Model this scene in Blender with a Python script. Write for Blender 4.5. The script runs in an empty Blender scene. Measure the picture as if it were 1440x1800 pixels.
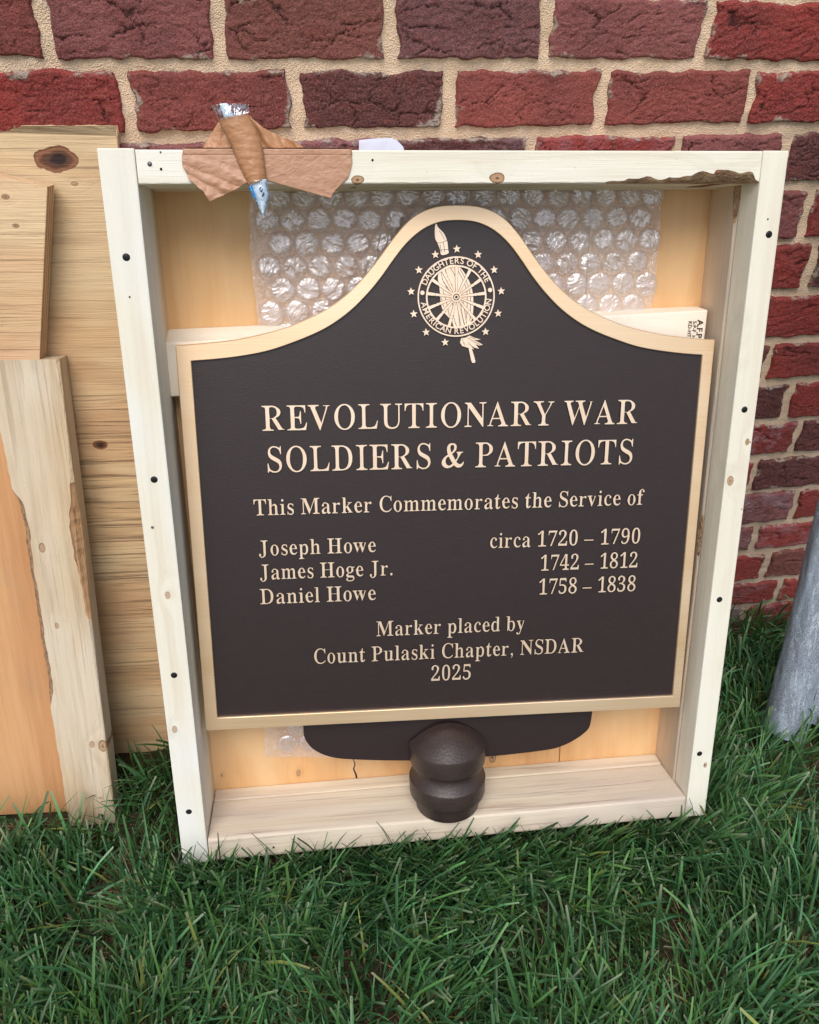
import bpy, bmesh, math, random
import numpy as np
from mathutils import Matrix, Vector, noise as mnoise
random.seed(7)
sc = bpy.context.scene
C = sc.collection

# ------------------------------------------------------------------ camera
CAM = np.array([0.0, -1.15482, 1.20746])
RC = np.array([[0.98362, -0.08517, 0.15887], [-0.17874, -0.57474, 0.79858], [0.02329, -0.81389, -0.58055]])  # columns: image right, image down, forward
cam = bpy.data.cameras.new('camera')
co = bpy.data.objects.new('camera', cam)
C.objects.link(co)
cam.sensor_fit = 'HORIZONTAL'; cam.sensor_width = 36; cam.lens = 36.0
cam.clip_start = 0.01; cam.clip_end = 500
M = Matrix([[RC[i][0], -RC[i][1], -RC[i][2]] for i in range(3)]).to_quaternion().to_matrix().to_4x4()
M.translation = Vector(CAM)
co.matrix_world = M
sc.camera = co

# ------------------------------------------------------------------ sky and light
SUN_EL, SUN_AZ = math.radians(58), math.radians(200)   # azimuth clockwise from +Y, so the light comes over the viewer's left shoulder
world = bpy.data.worlds.new('World'); sc.world = world; world.use_nodes = True
wn = world.node_tree; bg = wn.nodes['Background']
sky = wn.nodes.new('ShaderNodeTexSky'); sky.sky_type = 'NISHITA'; sky.sun_disc = False
sky.sun_elevation = SUN_EL; sky.sun_rotation = SUN_AZ; sky.dust_density = 3.0; sky.ozone_density = 1.0
hs = wn.nodes.new('ShaderNodeHueSaturation'); hs.inputs['Saturation'].default_value = 0.70
wn.links.new(sky.outputs[0], hs.inputs['Color']); wn.links.new(hs.outputs[0], bg.inputs[0])
bg.inputs[1].default_value = 0.12
sun = bpy.data.lights.new('sun', 'SUN'); sun.energy = 1.5; sun.angle = math.radians(40); sun.color = (1.0, 0.98, 0.95)
so = bpy.data.objects.new('sun', sun); C.objects.link(so)
sd = Vector((math.sin(SUN_AZ) * math.cos(SUN_EL), math.cos(SUN_AZ) * math.cos(SUN_EL), math.sin(SUN_EL)))
so.rotation_euler = sd.to_track_quat('Z', 'Y').to_euler()
sc.view_settings.view_transform = 'Standard'; sc.view_settings.look = 'None'
sc.view_settings.gamma = 1; sc.view_settings.use_curve_mapping = False
sc.view_settings.exposure = 0.56
sc.cycles.use_denoising = True
sc.cycles.max_bounces = 8; sc.cycles.transparent_max_bounces = 12

# ------------------------------------------------------------------ geometry helpers
def ray(px, py):
    return RC @ np.array([px - 720.0, py - 900.0, 1440.0])
def hit(px, py, P, n):
    r = ray(px, py); n = np.asarray(n, float)
    return CAM + r * (((np.asarray(P) - CAM) @ n) / (r @ n))
def ground_pt(px, py, z=0.0): return hit(px, py, (0, 0, z), (0, 0, 1))
def unit(v): v = np.asarray(v, float); return v / np.linalg.norm(v)

def frame(O, X, Z):
    X = unit(X); Z = np.asarray(Z, float); Z = unit(Z - (Z @ X) * X); Y = np.cross(Z, X)
    m = Matrix([[X[i], Y[i], Z[i], O[i]] for i in range(3)] + [[0, 0, 0, 1]])
    return m
def local(m, px, py, y=0.0):
    """where the sight line of a photo point meets the plane local-y = y of a thing: returns local x, z"""
    mm = np.array(m); O = mm[:3, 3] + mm[:3, 1] * y
    p = hit(px, py, O, mm[:3, 1]) - mm[:3, 3]
    return float(p @ mm[:3, 0]), float(p @ mm[:3, 2])

# noise -------------------------------------------------------------
def _h(ix, iy, s):
    n = (ix.astype(np.int64) * 374761393 + iy.astype(np.int64) * 668265263 + int(s) * 2147483647) & 0xFFFFFFFF
    n = ((n ^ (n >> 13)) * 1274126177) & 0xFFFFFFFF
    n = n ^ (n >> 16)
    return n.astype(np.float64) / 4294967296.0 * 2 * np.pi
def pn(x, y, s=0):
    x = np.asarray(x, float); y = np.asarray(y, float)
    ix = np.floor(x); iy = np.floor(y); fx = x - ix; fy = y - iy
    u = fx * fx * fx * (fx * (fx * 6 - 15) + 10); v = fy * fy * fy * (fy * (fy * 6 - 15) + 10)
    def g(dx, dy):
        a = _h(ix + dx, iy + dy, s)
        return np.cos(a) * (fx - dx) + np.sin(a) * (fy - dy)
    n0 = g(0, 0) * (1 - u) + g(1, 0) * u; n1 = g(0, 1) * (1 - u) + g(1, 1) * u
    return (n0 * (1 - v) + n1 * v) * 1.5
def fbm(x, y, s=0, o=4):
    t = 0; a = 1.0
    for k in range(o):
        t = t + a * pn(x * 2 ** k, y * 2 ** k, s + k * 17); a *= 0.5
    return t
def cells(x, y, s=0):
    """distance to the nearest wall between random cells (0 on the wall)"""
    x = np.asarray(x, float); y = np.asarray(y, float); ix = np.floor(x); iy = np.floor(y)
    f1 = np.full(x.shape, 9.0); f2 = np.full(x.shape, 9.0)
    for dx in (-1, 0, 1):
        for dy in (-1, 0, 1):
            jx = _h(ix + dx, iy + dy, s) / (2 * np.pi); jy = _h(ix + dx, iy + dy, s + 91) / (2 * np.pi)
            d = np.hypot(ix + dx + jx - x, iy + dy + jy - y)
            f2 = np.minimum(f2, np.maximum(f1, d)); f1 = np.minimum(f1, d)
    return f2 - f1
def sstep(a, b, x):
    t = np.clip((x - a) / (b - a), 0, 1); return t * t * (3 - 2 * t)

# objects ------------------------------------------------------------
def tag(o, label=None, cat=None, group=None, kind=None):
    if label: o['label'] = label
    if cat: o['category'] = cat
    if group: o['group'] = group
    if kind: o['kind'] = kind
    return o
def link(name, me, mat=None, parent=None, matrix=None, smooth=False):
    if mat is not None and not me.materials: me.materials.append(mat)
    if smooth: me.polygons.foreach_set('use_smooth', [True] * len(me.polygons))
    o = bpy.data.objects.new(name, me); C.objects.link(o)
    if parent is not None: o.parent = parent
    if matrix is not None: o.matrix_local = matrix
    return o
def mesh(name, V, F):
    me = bpy.data.meshes.new(name)
    me.from_pydata([tuple(map(float, v)) for v in V], [], [tuple(int(i) for i in f) for f in F]); me.update()
    return me
def fast_mesh(name, V, Q):
    """numpy quads/tris -> mesh"""
    V = np.ascontiguousarray(V, np.float32); Q = np.ascontiguousarray(Q, np.int32)
    me = bpy.data.meshes.new(name); k = Q.shape[1]
    me.vertices.add(len(V)); me.vertices.foreach_set('co', V.ravel())
    me.loops.add(Q.size); me.loops.foreach_set('vertex_index', Q.ravel())
    me.polygons.add(len(Q)); me.polygons.foreach_set('loop_start', np.arange(0, Q.size, k, dtype=np.int32))
    try: me.polygons.foreach_set('loop_total', np.full(len(Q), k, np.int32))
    except Exception: pass
    me.update(calc_edges=True)
    return me
def gridq(nu, nv, off=0):
    i, j = np.meshgrid(np.arange(nu - 1), np.arange(nv - 1), indexing='ij')
    a = (i * nv + j).ravel() + off
    return np.stack([a, a + nv, a + nv + 1, a + 1], 1)
def empty(name, matrix=None, loc=None):
    o = bpy.data.objects.new(name, None); C.objects.link(o); o.empty_display_size = 0.05
    if matrix is not None: o.matrix_world = matrix
    elif loc is not None: o.location = loc
    return o
def bevel_mesh(me, w, seg=2, angle=0.5):
    bm = bmesh.new(); bm.from_mesh(me)
    es = [e for e in bm.edges if len(e.link_faces) == 2 and e.calc_face_angle(0) > angle]
    bmesh.ops.bevel(bm, geom=es, offset=w, segments=seg, affect='EDGES', profile=0.6, clamp_overlap=True)
    bmesh.ops.recalc_face_normals(bm, faces=bm.faces)
    bm.to_mesh(me); bm.free(); return me
def hexa(name, c, mat, parent=None, bev=0.0018, matrix=None):
    """c: 8 corners, front (y small) BL BR TR TL then back"""
    F = [(0, 1, 2, 3), (5, 4, 7, 6), (4, 0, 3, 7), (1, 5, 6, 2), (3, 2, 6, 7), (4, 5, 1, 0)]
    me = mesh(name, c, F)
    if bev: bevel_mesh(me, bev)
    return link(name, me, mat, parent, matrix)
def box(name, x0, x1, y0, y1, z0, z1, mat, parent=None, bev=0.0018):
    return hexa(name, [(x0, y0, z0), (x1, y0, z0), (x1, y0, z1), (x0, y0, z1), (x0, y1, z0), (x1, y1, z0), (x1, y1, z1), (x0, y1, z1)], mat, parent, bev)
def prism(name, pts, y0, y1, mat, parent=None, bev=0.0, matrix=None):
    """outline in local x,z pushed from y0 (front) to y1 (back)"""
    n = len(pts)
    V = [(p[0], y0, p[1]) for p in pts] + [(p[0], y1, p[1]) for p in pts]
    F = [tuple(range(n)), tuple(range(2 * n - 1, n - 1, -1))] + [(i, i + n, (i + 1) % n + n, (i + 1) % n) for i in range(n)]
    me = mesh(name, V, F)
    bm = bmesh.new(); bm.from_mesh(me); bmesh.ops.recalc_face_normals(bm, faces=bm.faces)
    if bev:
        es = [e for e in bm.edges if len(e.link_faces) == 2 and e.calc_face_angle(0) > 1.0]
        bmesh.ops.bevel(bm, geom=es, offset=bev, segments=2, affect='EDGES')
    big = [f for f in bm.faces if len(f.verts) > 4]
    bmesh.ops.triangulate(bm, faces=big)
    bm.to_mesh(me); bm.free()
    return link(name, me, mat, parent, matrix)
def catmull(P, n=8, closed=False):
    P = [np.array(p, float) for p in P]; out = []
    N = len(P)
    for i in range(N if closed else N - 1):
        g = (lambda k: P[k % N]) if closed else (lambda k: P[min(max(k, 0), N - 1)])
        a, b, c, d = g(i - 1), g(i), g(i + 1), g(i + 2)
        for j in range(n):
            t = j / n
            out.append(0.5 * ((2 * b) + (-a + c) * t + (2 * a - 5 * b + 4 * c - d) * t * t + (-a + 3 * b - 3 * c + d) * t ** 3))
    if not closed: out.append(P[-1])
    return out
def resample(P, n):
    P = np.array(P, float); d = np.r_[0, np.cumsum(np.linalg.norm(np.diff(P, axis=0), axis=1))]
    t = np.linspace(0, d[-1], n)
    return np.stack([np.interp(t, d, P[:, k]) for k in range(P.shape[1])], 1)
def lathe(prof, seg=72):
    V = []; 
    for r, z in prof:
        for k in range(seg):
            a = 2 * math.pi * k / seg; V.append((r * math.cos(a), r * math.sin(a), z))
    F = []
    for i in range(len(prof) - 1):
        for k in range(seg):
            k2 = (k + 1) % seg
            F.append((i * seg + k, i * seg + k2, (i + 1) * seg + k2, (i + 1) * seg + k))
    F.append(tuple(range(seg))[::-1]); F.append(tuple((len(prof) - 1) * seg + k for k in range(seg)))
    return V, F

# ------------------------------------------------------------------ material helper
class NT:
    def __init__(s, name):
        s.m = bpy.data.materials.new(name); s.m.use_nodes = True; s.t = s.m.node_tree
        s.b = s.t.nodes['Principled BSDF']; s.out = s.t.nodes['Material Output']
    def n(s, typ, **k):
        o = s.t.nodes.new('ShaderNode' + typ)
        for a, v in k.items(): setattr(o, a, v)
        return o
    def put(s, sock, v):
        if isinstance(v, bpy.types.NodeSocket): s.t.links.new(v, sock)
        elif v is not None:
            if isinstance(v, (tuple, list)) and len(v) == 3 and len(getattr(sock, 'default_value', (0, 0, 0))) == 4: v = tuple(v) + (1,)
            sock.default_value = v
    def math(s, op, a, b=None, c=None, clamp=False):
        o = s.n('Math', operation=op, use_clamp=clamp)
        s.put(o.inputs[0], a); s.put(o.inputs[1], b)
        if c is not None: s.put(o.inputs[2], c)
        return o.outputs[0]
    def vmath(s, op, a, b=None, out=0):
        o = s.n('VectorMath', operation=op); s.put(o.inputs[0], a)
        if b is not None: s.put(o.inputs[1], b)
        return o.outputs[out]
    def coord(s, scale=(1, 1, 1), loc=(0, 0, 0), rot=(0, 0, 0), kind='Object', src=None):
        if src is None: src = s.n('TexCoord').outputs[kind]
        o = s.n('Mapping'); s.put(o.inputs[0], src)
        o.inputs['Location'].default_value = loc; o.inputs['Scale'].default_value = scale; o.inputs['Rotation'].default_value = rot
        return o.outputs[0]
    def noise(s, vec, scale=5, detail=4, rough=0.5, dist=0.0, color=False):
        o = s.n('TexNoise'); s.put(o.inputs['Vector'], vec); s.put(o.inputs['Scale'], scale)
        o.inputs['Detail'].default_value = detail; o.inputs['Roughness'].default_value = rough; o.inputs['Distortion'].default_value = dist
        return o.outputs['Color' if color else 'Fac']
    def voro(s, vec, scale, feature='F1'):
        o = s.n('TexVoronoi', feature=feature); s.put(o.inputs['Vector'], vec); s.put(o.inputs['Scale'], scale)
        return o.outputs['Distance']
    def ramp(s, fac, stops, interp='LINEAR'):
        o = s.n('ValToRGB'); s.put(o.inputs[0], fac); e = o.color_ramp.elements; o.color_ramp.interpolation = interp
        while len(e) < len(stops): e.new(0.5)
        for k, (p, c) in enumerate(stops):
            e[k].position = p
            if isinstance(c, (int, float)): c = (c, c, c)
            e[k].color = tuple(c) + (1,)
        return o.outputs[0]
    def mix(s, fac, a, b, mode='MIX'):
        o = s.n('Mix', data_type='RGBA', blend_type=mode)
        s.put(o.inputs[0], fac); s.put(o.inputs[6], a); s.put(o.inputs[7], b)
        return o.outputs[2]
    def bump(s, h, strength=0.3, dist=0.001, normal=None):
        o = s.n('Bump'); s.put(o.inputs['Height'], h); o.inputs['Strength'].default_value = strength; o.inputs['Distance'].default_value = dist
        if normal is not None: s.put(o.inputs['Normal'], normal)
        return o.outputs[0]
    def done(s, color=None, rough=None, normal=None, metal=None, spec=None, **kw):
        s.put(s.b.inputs['Base Color'], color); s.put(s.b.inputs['Roughness'], rough); s.put(s.b.inputs['Metallic'], metal)
        if spec is not None: s.put(s.b.inputs['Specular IOR Level'], spec)
        if normal is not None: s.put(s.b.inputs['Normal'], normal)
        for k, v in kw.items(): s.put(s.b.inputs[k.replace('_', ' ')], v)
        return s.m

def wood(name, light, dark, axis='Z', seed=0, ring=70, ringmix=0.35, knots=(), blotch=None, streak=None, rough=0.6, bump=0.35, streakcol=(0.1, 0.06, 0.04), fibre=0.25, plane='XZ', white=None, sfreq=150, slo=0.56):
    """sawn timber: grain runs along the local axis; knots = (x, z, radius, darkness) in local coordinates"""
    T = NT(name)
    obj = T.n('TexCoord').outputs['Object']
    al = {'X': 0, 'Y': 1, 'Z': 2}[axis]
    def sc_(a, c): v = [c, c, c]; v[al] = a; return tuple(v)
    loc = (seed * 1.37, seed * 2.11, seed * 0.73)
    # knots bend the grain round them
    ks = None; kcol = []
    wob = T.noise(T.coord(sc_(1.2, 6), loc, src=obj), 1.0, 3, 0.5, 0.4)
    across = T.n('SeparateXYZ'); T.put(across.inputs[0], obj)
    if plane == 'YX': a1 = across.outputs[1]
    else: a1 = across.outputs[{'X': 2, 'Z': 0, 'Y': 0}[axis]]
    phase = T.math('ADD', T.math('MULTIPLY', a1, ring), T.math('MULTIPLY', wob, 9.0))
    dep = T.math('MULTIPLY', across.outputs[1], ring * 0.8)
    phase = T.math('ADD', phase, dep)
    for (kx, kz, kr, kd) in knots:
        s_ = [1, 0.0, 1]
        if al == 0: s_ = [0.62, 0.0, 1.0]
        else: s_ = [1.0, 0.0, 0.62]
        p = T.coord(tuple(s_), (-kx * s_[0], 0, -kz * s_[2]), src=obj)
        nz = T.noise(T.coord((60, 60, 60), loc, src=obj), 1.0, 3)
        d = T.math('ADD', T.vmath('LENGTH', p, out=1), T.math('MULTIPLY', T.math('SUBTRACT', nz, 0.5), kr * 0.8))
        d = T.math('DIVIDE', d, kr)
        fall = T.math('POWER', 2.718, T.math('MULTIPLY', T.math('MULTIPLY', d, d), -0.10))
        phase = T.math('ADD', phase, T.math('MULTIPLY', fall, 5.0))
        kcol.append((d, kd))
    w1 = T.math('SINE', phase)
    ringf = T.ramp(T.math('ADD', T.math('MULTIPLY', w1, 0.5), 0.5), [(0.0, 0.0), (0.55, 0.25), (0.85, 1.0), (1.0, 0.7)])
    fadev = T.noise(T.coord(sc_(2.5, 9), (loc[1], loc[2], loc[0]), src=obj), 1.0, 3)
    ringf = T.math('MULTIPLY', ringf, T.ramp(fadev, [(0.3, 0.25), (0.7, 1.0)]))
    fib = T.noise(T.coord(sc_(14, 520), loc, src=obj), 1.0, 5, 0.62)
    fib2 = T.noise(T.coord(sc_(5, 130), loc, src=obj), 1.0, 4, 0.55)
    fac = T.math('ADD', T.math('MULTIPLY', ringf, ringmix), T.math('MULTIPLY', T.math('SUBTRACT', fib2, 0.42), 0.9 * fibre * 2))
    fac = T.math('ADD', fac, T.math('MULTIPLY', T.math('SUBTRACT', fib, 0.5), fibre), clamp=True)
    col = T.mix(fac, light, dark)
    if blotch:
        bn = T.noise(T.coord(sc_(2.2, 7), (loc[2], loc[0], loc[1]), src=obj), 1.0, 3, 0.5, 0.3)
        col = T.mix(T.ramp(bn, [(0.42, 0.0), (0.66, 0.75)]), col, blotch)
    if white:
        bn = T.noise(T.coord(sc_(3.0, 11), (loc[0] + 5, loc[0], loc[1]), src=obj), 1.0, 3, 0.5, 0.3)
        col = T.mix(T.ramp(bn, [(0.45, 0.0), (0.62, 0.7)]), col, white)
    hgt = T.math('ADD', fib, T.math('MULTIPLY', ringf, -0.5))
    if streak:
        st = T.noise(T.coord(sc_(4.0, sfreq), (loc[1] + 3, loc[0], loc[2]), src=obj), 1.0, 5, 0.65)
        reg = T.noise(T.coord(sc_(2.0, 5), (loc[1] + 9, loc[0], loc[2]), src=obj), 1.0, 2, 0.5)
        sf = T.math('MULTIPLY', T.ramp(st, [(slo, 0.0), (slo + 0.12, 1.0)]), T.ramp(reg, [(0.36, 0.15), (0.6, 1.0)]))
        sf = T.math('MULTIPLY', sf, streak)
        col = T.mix(sf, col, streakcol)
        hgt = T.math('ADD', hgt, T.math('MULTIPLY', sf, -1.2))
    for d, kd in kcol:
        col = T.mix(T.ramp(d, [(0.8, kd * 0.45), (2.4, 0.0)]), col, (0.50, 0.27, 0.13))
        ringk = T.math('ADD', T.math('MULTIPLY', T.math('SINE', T.math('MULTIPLY', d, 14.0)), 0.25), 0.5)
        dark_k = kd >= 0.95
        kc = T.mix(ringk, (0.30, 0.13, 0.06) if dark_k else (0.52, 0.34, 0.19), (0.10, 0.035, 0.02) if dark_k else (0.33, 0.18, 0.09))
        kc = T.mix(T.ramp(d, [(0.25 if dark_k else 0.12, kd), (0.75 if dark_k else 0.40, 0.0)]), kc, (0.025, 0.012, 0.01) if dark_k else (0.10, 0.05, 0.03))
        if not dark_k: kc = T.mix(T.ramp(T.math('ABSOLUTE', T.math('SUBTRACT', d, 0.88)), [(0.03, 0.85), (0.20, 0.0)]), kc, (0.17, 0.085, 0.045))
        col = T.mix(T.ramp(d, [(0.95, min(1.0, kd + 0.15)), (1.12, 0.0)]), col, kc)
        hgt = T.math('ADD', hgt, T.math('MULTIPLY', T.ramp(d, [(0.9, 0.0), (1.0, 1.0), ]), 0.6))
    # handling dirt: faint grey smudges and specks
    dn = T.noise(T.coord((9, 9, 9), loc, src=obj), 1.0, 6, 0.7)
    col = T.mix(T.ramp(dn, [(0.60, 0.0), (0.80, 0.25)]), col, (0.30, 0.25, 0.19))
    sp = T.noise(T.coord((420, 420, 420), loc, src=obj), 1.0, 2, 0.5)
    col = T.mix(T.ramp(sp, [(0.72, 0.0), (0.78, 0.45)]), col, (0.16, 0.10, 0.06))
    return T.done(col, rough, T.bump(hgt, bump, 0.0012), spec=0.3)

def lin(r, g, b):
    f = lambda c: (c / 255 / 12.92) if c / 255 <= 0.04045 else ((c / 255 + 0.055) / 1.055) ** 2.4
    return (f(r), f(g), f(b))

# ================================================================== ground
def gh(x, y):
    """height of the soil under the turf"""
    x = np.asarray(x, float); y = np.asarray(y, float)
    near = 1 - sstep(1.5, 4.0, np.hypot(x, y + 0.5))
    h = 0.004 * pn(x * 6, y * 6, 3) + 0.0025 * pn(x * 19, y * 19, 4)
    m = sstep(-0.06, -0.22, y) * sstep(-0.50, -0.38, y) * sstep(-0.30, -0.18, x) * (1 - sstep(0.66, 0.74, x))
    return (h * (1 - m) + 0.019 * m) * near + 0.03 * pn(x * 0.5, y * 0.5, 5) * sstep(2, 6, np.hypot(x, y))
def axis_pts(lo, hi, step, far):
    a = list(np.arange(lo, hi + step / 2, step)); s = step; x = hi
    while x < far: s *= 1.45; x += s; a.append(x)
    s = step; x = lo
    while x > -far: s *= 1.45; x -= s; a.insert(0, x)
    return np.array(a)
gx = axis_pts(-0.9, 1.5, 0.012, 70); gy = axis_pts(-1.0, 0.1, 0.012, 70)
GX, GY = np.meshgrid(gx, gy, indexing='ij')
gv = np.stack([GX, GY, gh(GX, GY)], -1).reshape(-1, 3)
T = NT('turf_soil')
cc = T.n('TexCoord').outputs['Object']
n1 = T.noise(cc, 35, 6, 0.7); n2 = T.noise(cc, 260, 4, 0.7); n3 = T.noise(cc, 3, 4, 0.6)
near = T.mix(n2, (0.028, 0.020, 0.013), (0.15, 0.105, 0.06)); near = T.mix(T.ramp(n1, [(0.45, 0), (0.6, 0.7)]), near, (0.020, 0.028, 0.010))
farc = T.mix(n1, (0.030, 0.060, 0.018), (0.075, 0.115, 0.035)); farc = T.mix(T.ramp(n3, [(0.4, 0), (0.7, 0.5)]), farc, (0.09, 0.10, 0.04))
dist = T.vmath('LENGTH', T.coord((1, 1, 0), (0, 0.5, 0), src=cc), out=1)
colr = T.mix(T.ramp(T.math('MULTIPLY', dist, 0.2), [(0.24, 0), (0.34, 1)]), near, farc)
soil = T.done(colr, 0.9, T.bump(T.math('ADD', n1, n2), 0.8, 0.01), spec=0.15)
g = link('ground', fast_mesh('ground', gv, gridq(len(gx), len(gy))), soil, smooth=True); tag(g, kind='structure')

# ================================================================== brick wall
T = NT('brick_clay')
oi = T.n('ObjectInfo'); base = oi.outputs['Color']
obj = T.n('TexCoord').outputs['Object']
rnd = T.math('MULTIPLY', oi.outputs['Random'], 40)
off = T.n('CombineXYZ'); T.put(off.inputs[0], rnd); T.put(off.inputs[2], rnd)
P3 = T.vmath('ADD', obj, off.outputs[0])
big = T.noise(P3, 9, 5, 0.6); mid = T.noise(P3, 45, 5, 0.65); fine = T.noise(P3, 420, 3, 0.7)
c1 = T.mix(T.ramp(big, [(0.40, 0.0), (0.68, 0.75)]), base, T.mix(0.6, base, (0.085, 0.040, 0.040)))
c1 = T.mix(T.ramp(mid, [(0.52, 0.0), (0.75, 0.55)]), c1, (0.20, 0.045, 0.035))
c1 = T.mix(T.ramp(fine, [(0.48, 0.0), (0.72, 0.6)]), c1, (0.36, 0.15, 0.12)); c1 = T.mix(T.ramp(fine, [(0.28, 0.65), (0.46, 0.0)]), c1, (0.05, 0.02, 0.02))
at = T.n('Attribute', attribute_name='relief').outputs['Fac']
c1 = T.mix(T.ramp(at, [(0.1, 0.8), (0.75, 0.0)]), c1, (0.030, 0.014, 0.013))  # shade of the cracks painted in: fissures darkened by the relief mask
ed = T.n('Attribute', attribute_name='edge').outputs['Fac']
lim = T.noise(P3, 17, 5, 0.65); lim2 = T.noise(P3, 130, 4, 0.7)
lf = T.math('MULTIPLY', T.ramp(T.math('SUBTRACT', lim, T.math('MULTIPLY', ed, 0.42)), [(0.50, 0.0), (0.56, 1.0)]), T.ramp(lim2, [(0.38, 0.0), (0.50, 1.0)]))
limecol = T.mix(T.noise(P3, 22, 2), (0.40, 0.38, 0.36), (0.45, 0.33, 0.22))
c1 = T.mix(T.math('MULTIPLY', lf, 0.85), c1, limecol)
dust = T.noise(P3, 600, 2, 0.5)
c1 = T.mix(T.ramp(dust, [(0.66, 0.0), (0.72, 0.55)]), c1, (0.42, 0.28, 0.24))
bloom = T.noise(T.coord((3, 3, 9), src=P3), 1.5, 5, 0.7)
alpha = oi.outputs['Alpha']
c1 = T.mix(T.math('MULTIPLY', T.ramp(T.math('MULTIPLY', bloom, T.ramp(mid, [(0.35, 0.6), (0.6, 1.1)])), [(0.36, 0.0), (0.62, 0.8)]), T.math('SUBTRACT', 1.0, alpha)), c1, (0.46, 0.36, 0.40))
hh = T.math('ADD', T.math('MULTIPLY', mid, 0.6), T.math('ADD', T.math('MULTIPLY', fine, 1.1), T.math('MULTIPLY', lf, 0.5)))
clay = T.done(c1, 0.93, T.bump(hh, 0.9, 0.0035), spec=0.15)

T = NT('sandy_mortar')
obj = T.n('TexCoord').outputs['Object']
a = T.noise(obj, 8, 4, 0.6); b = T.noise(obj, 60, 5, 0.7); c = T.noise(obj, 700, 3, 0.7); vv = T.voro(obj, 500)
mc = T.mix(a, (0.66, 0.47, 0.31), (0.78, 0.60, 0.43)); mc = T.mix(T.ramp(b, [(0.5, 0), (0.75, 0.6)]), mc, (0.50, 0.44, 0.38))
mc = T.mix(T.ramp(c, [(0.55, 0), (0.72, 0.6)]), mc, (0.22, 0.14, 0.08)); mc = T.mix(T.ramp(c, [(0.25, 0.5), (0.38, 0)]), mc, (0.70, 0.60, 0.46))
sepz = T.n('SeparateXYZ'); T.put(sepz.inputs[0], obj)
low_tone = T.math('MULTIPLY', T.ramp(T.math('ADD', sepz.outputs[2], T.math('MULTIPLY', a, 0.3)), [(0.1, 0.55), (0.9, 0.0)]), 1.0)
mc = T.mix(low_tone, mc, (0.30, 0.24, 0.19))  # mortar mixed darker towards the foot of the wall
mortar_m = T.done(mc, 0.95, T.bump(T.math('ADD', T.math('ADD', b, T.math('MULTIPLY', c, 0.7)), T.math('MULTIPLY', vv, 1.5)), 0.6, 0.002), spec=0.15)

wall = tag(empty('brick_wall', loc=(0.3, 0.0, 0.0)), 'old wall of cracked dark red bricks with sandy mortar behind the crate', 'wall')
PAR = Matrix.Translation((-0.3, 0, 0))
# mortar bed: a displaced sheet with a solid body behind it
mx = np.arange(-1.05, 1.75, 0.005); mz = np.arange(-0.05, 1.32, 0.005)
MX, MZ = np.meshgrid(mx, mz, indexing='ij')
MY = 0.0015 + 0.0022 * fbm(MX * 28, MZ * 28, 11, 3) + 0.0012 * pn(MX * 150, MZ * 150, 12)
mv = np.stack([MX, MY, MZ], -1).reshape(-1, 3)
q = gridq(len(mx), len(mz)); q = q[:, ::-1] if False else q
me = fast_mesh('mortar', mv, q[:, [0, 1, 2, 3]])
link('mortar', me, mortar_m, wall, PAR, smooth=True)
bx = box('wall_core', -1.05, 1.75, 0.012, 0.24, -0.05, 1.315, mortar_m, wall, 0); bx.matrix_local = PAR

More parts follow.
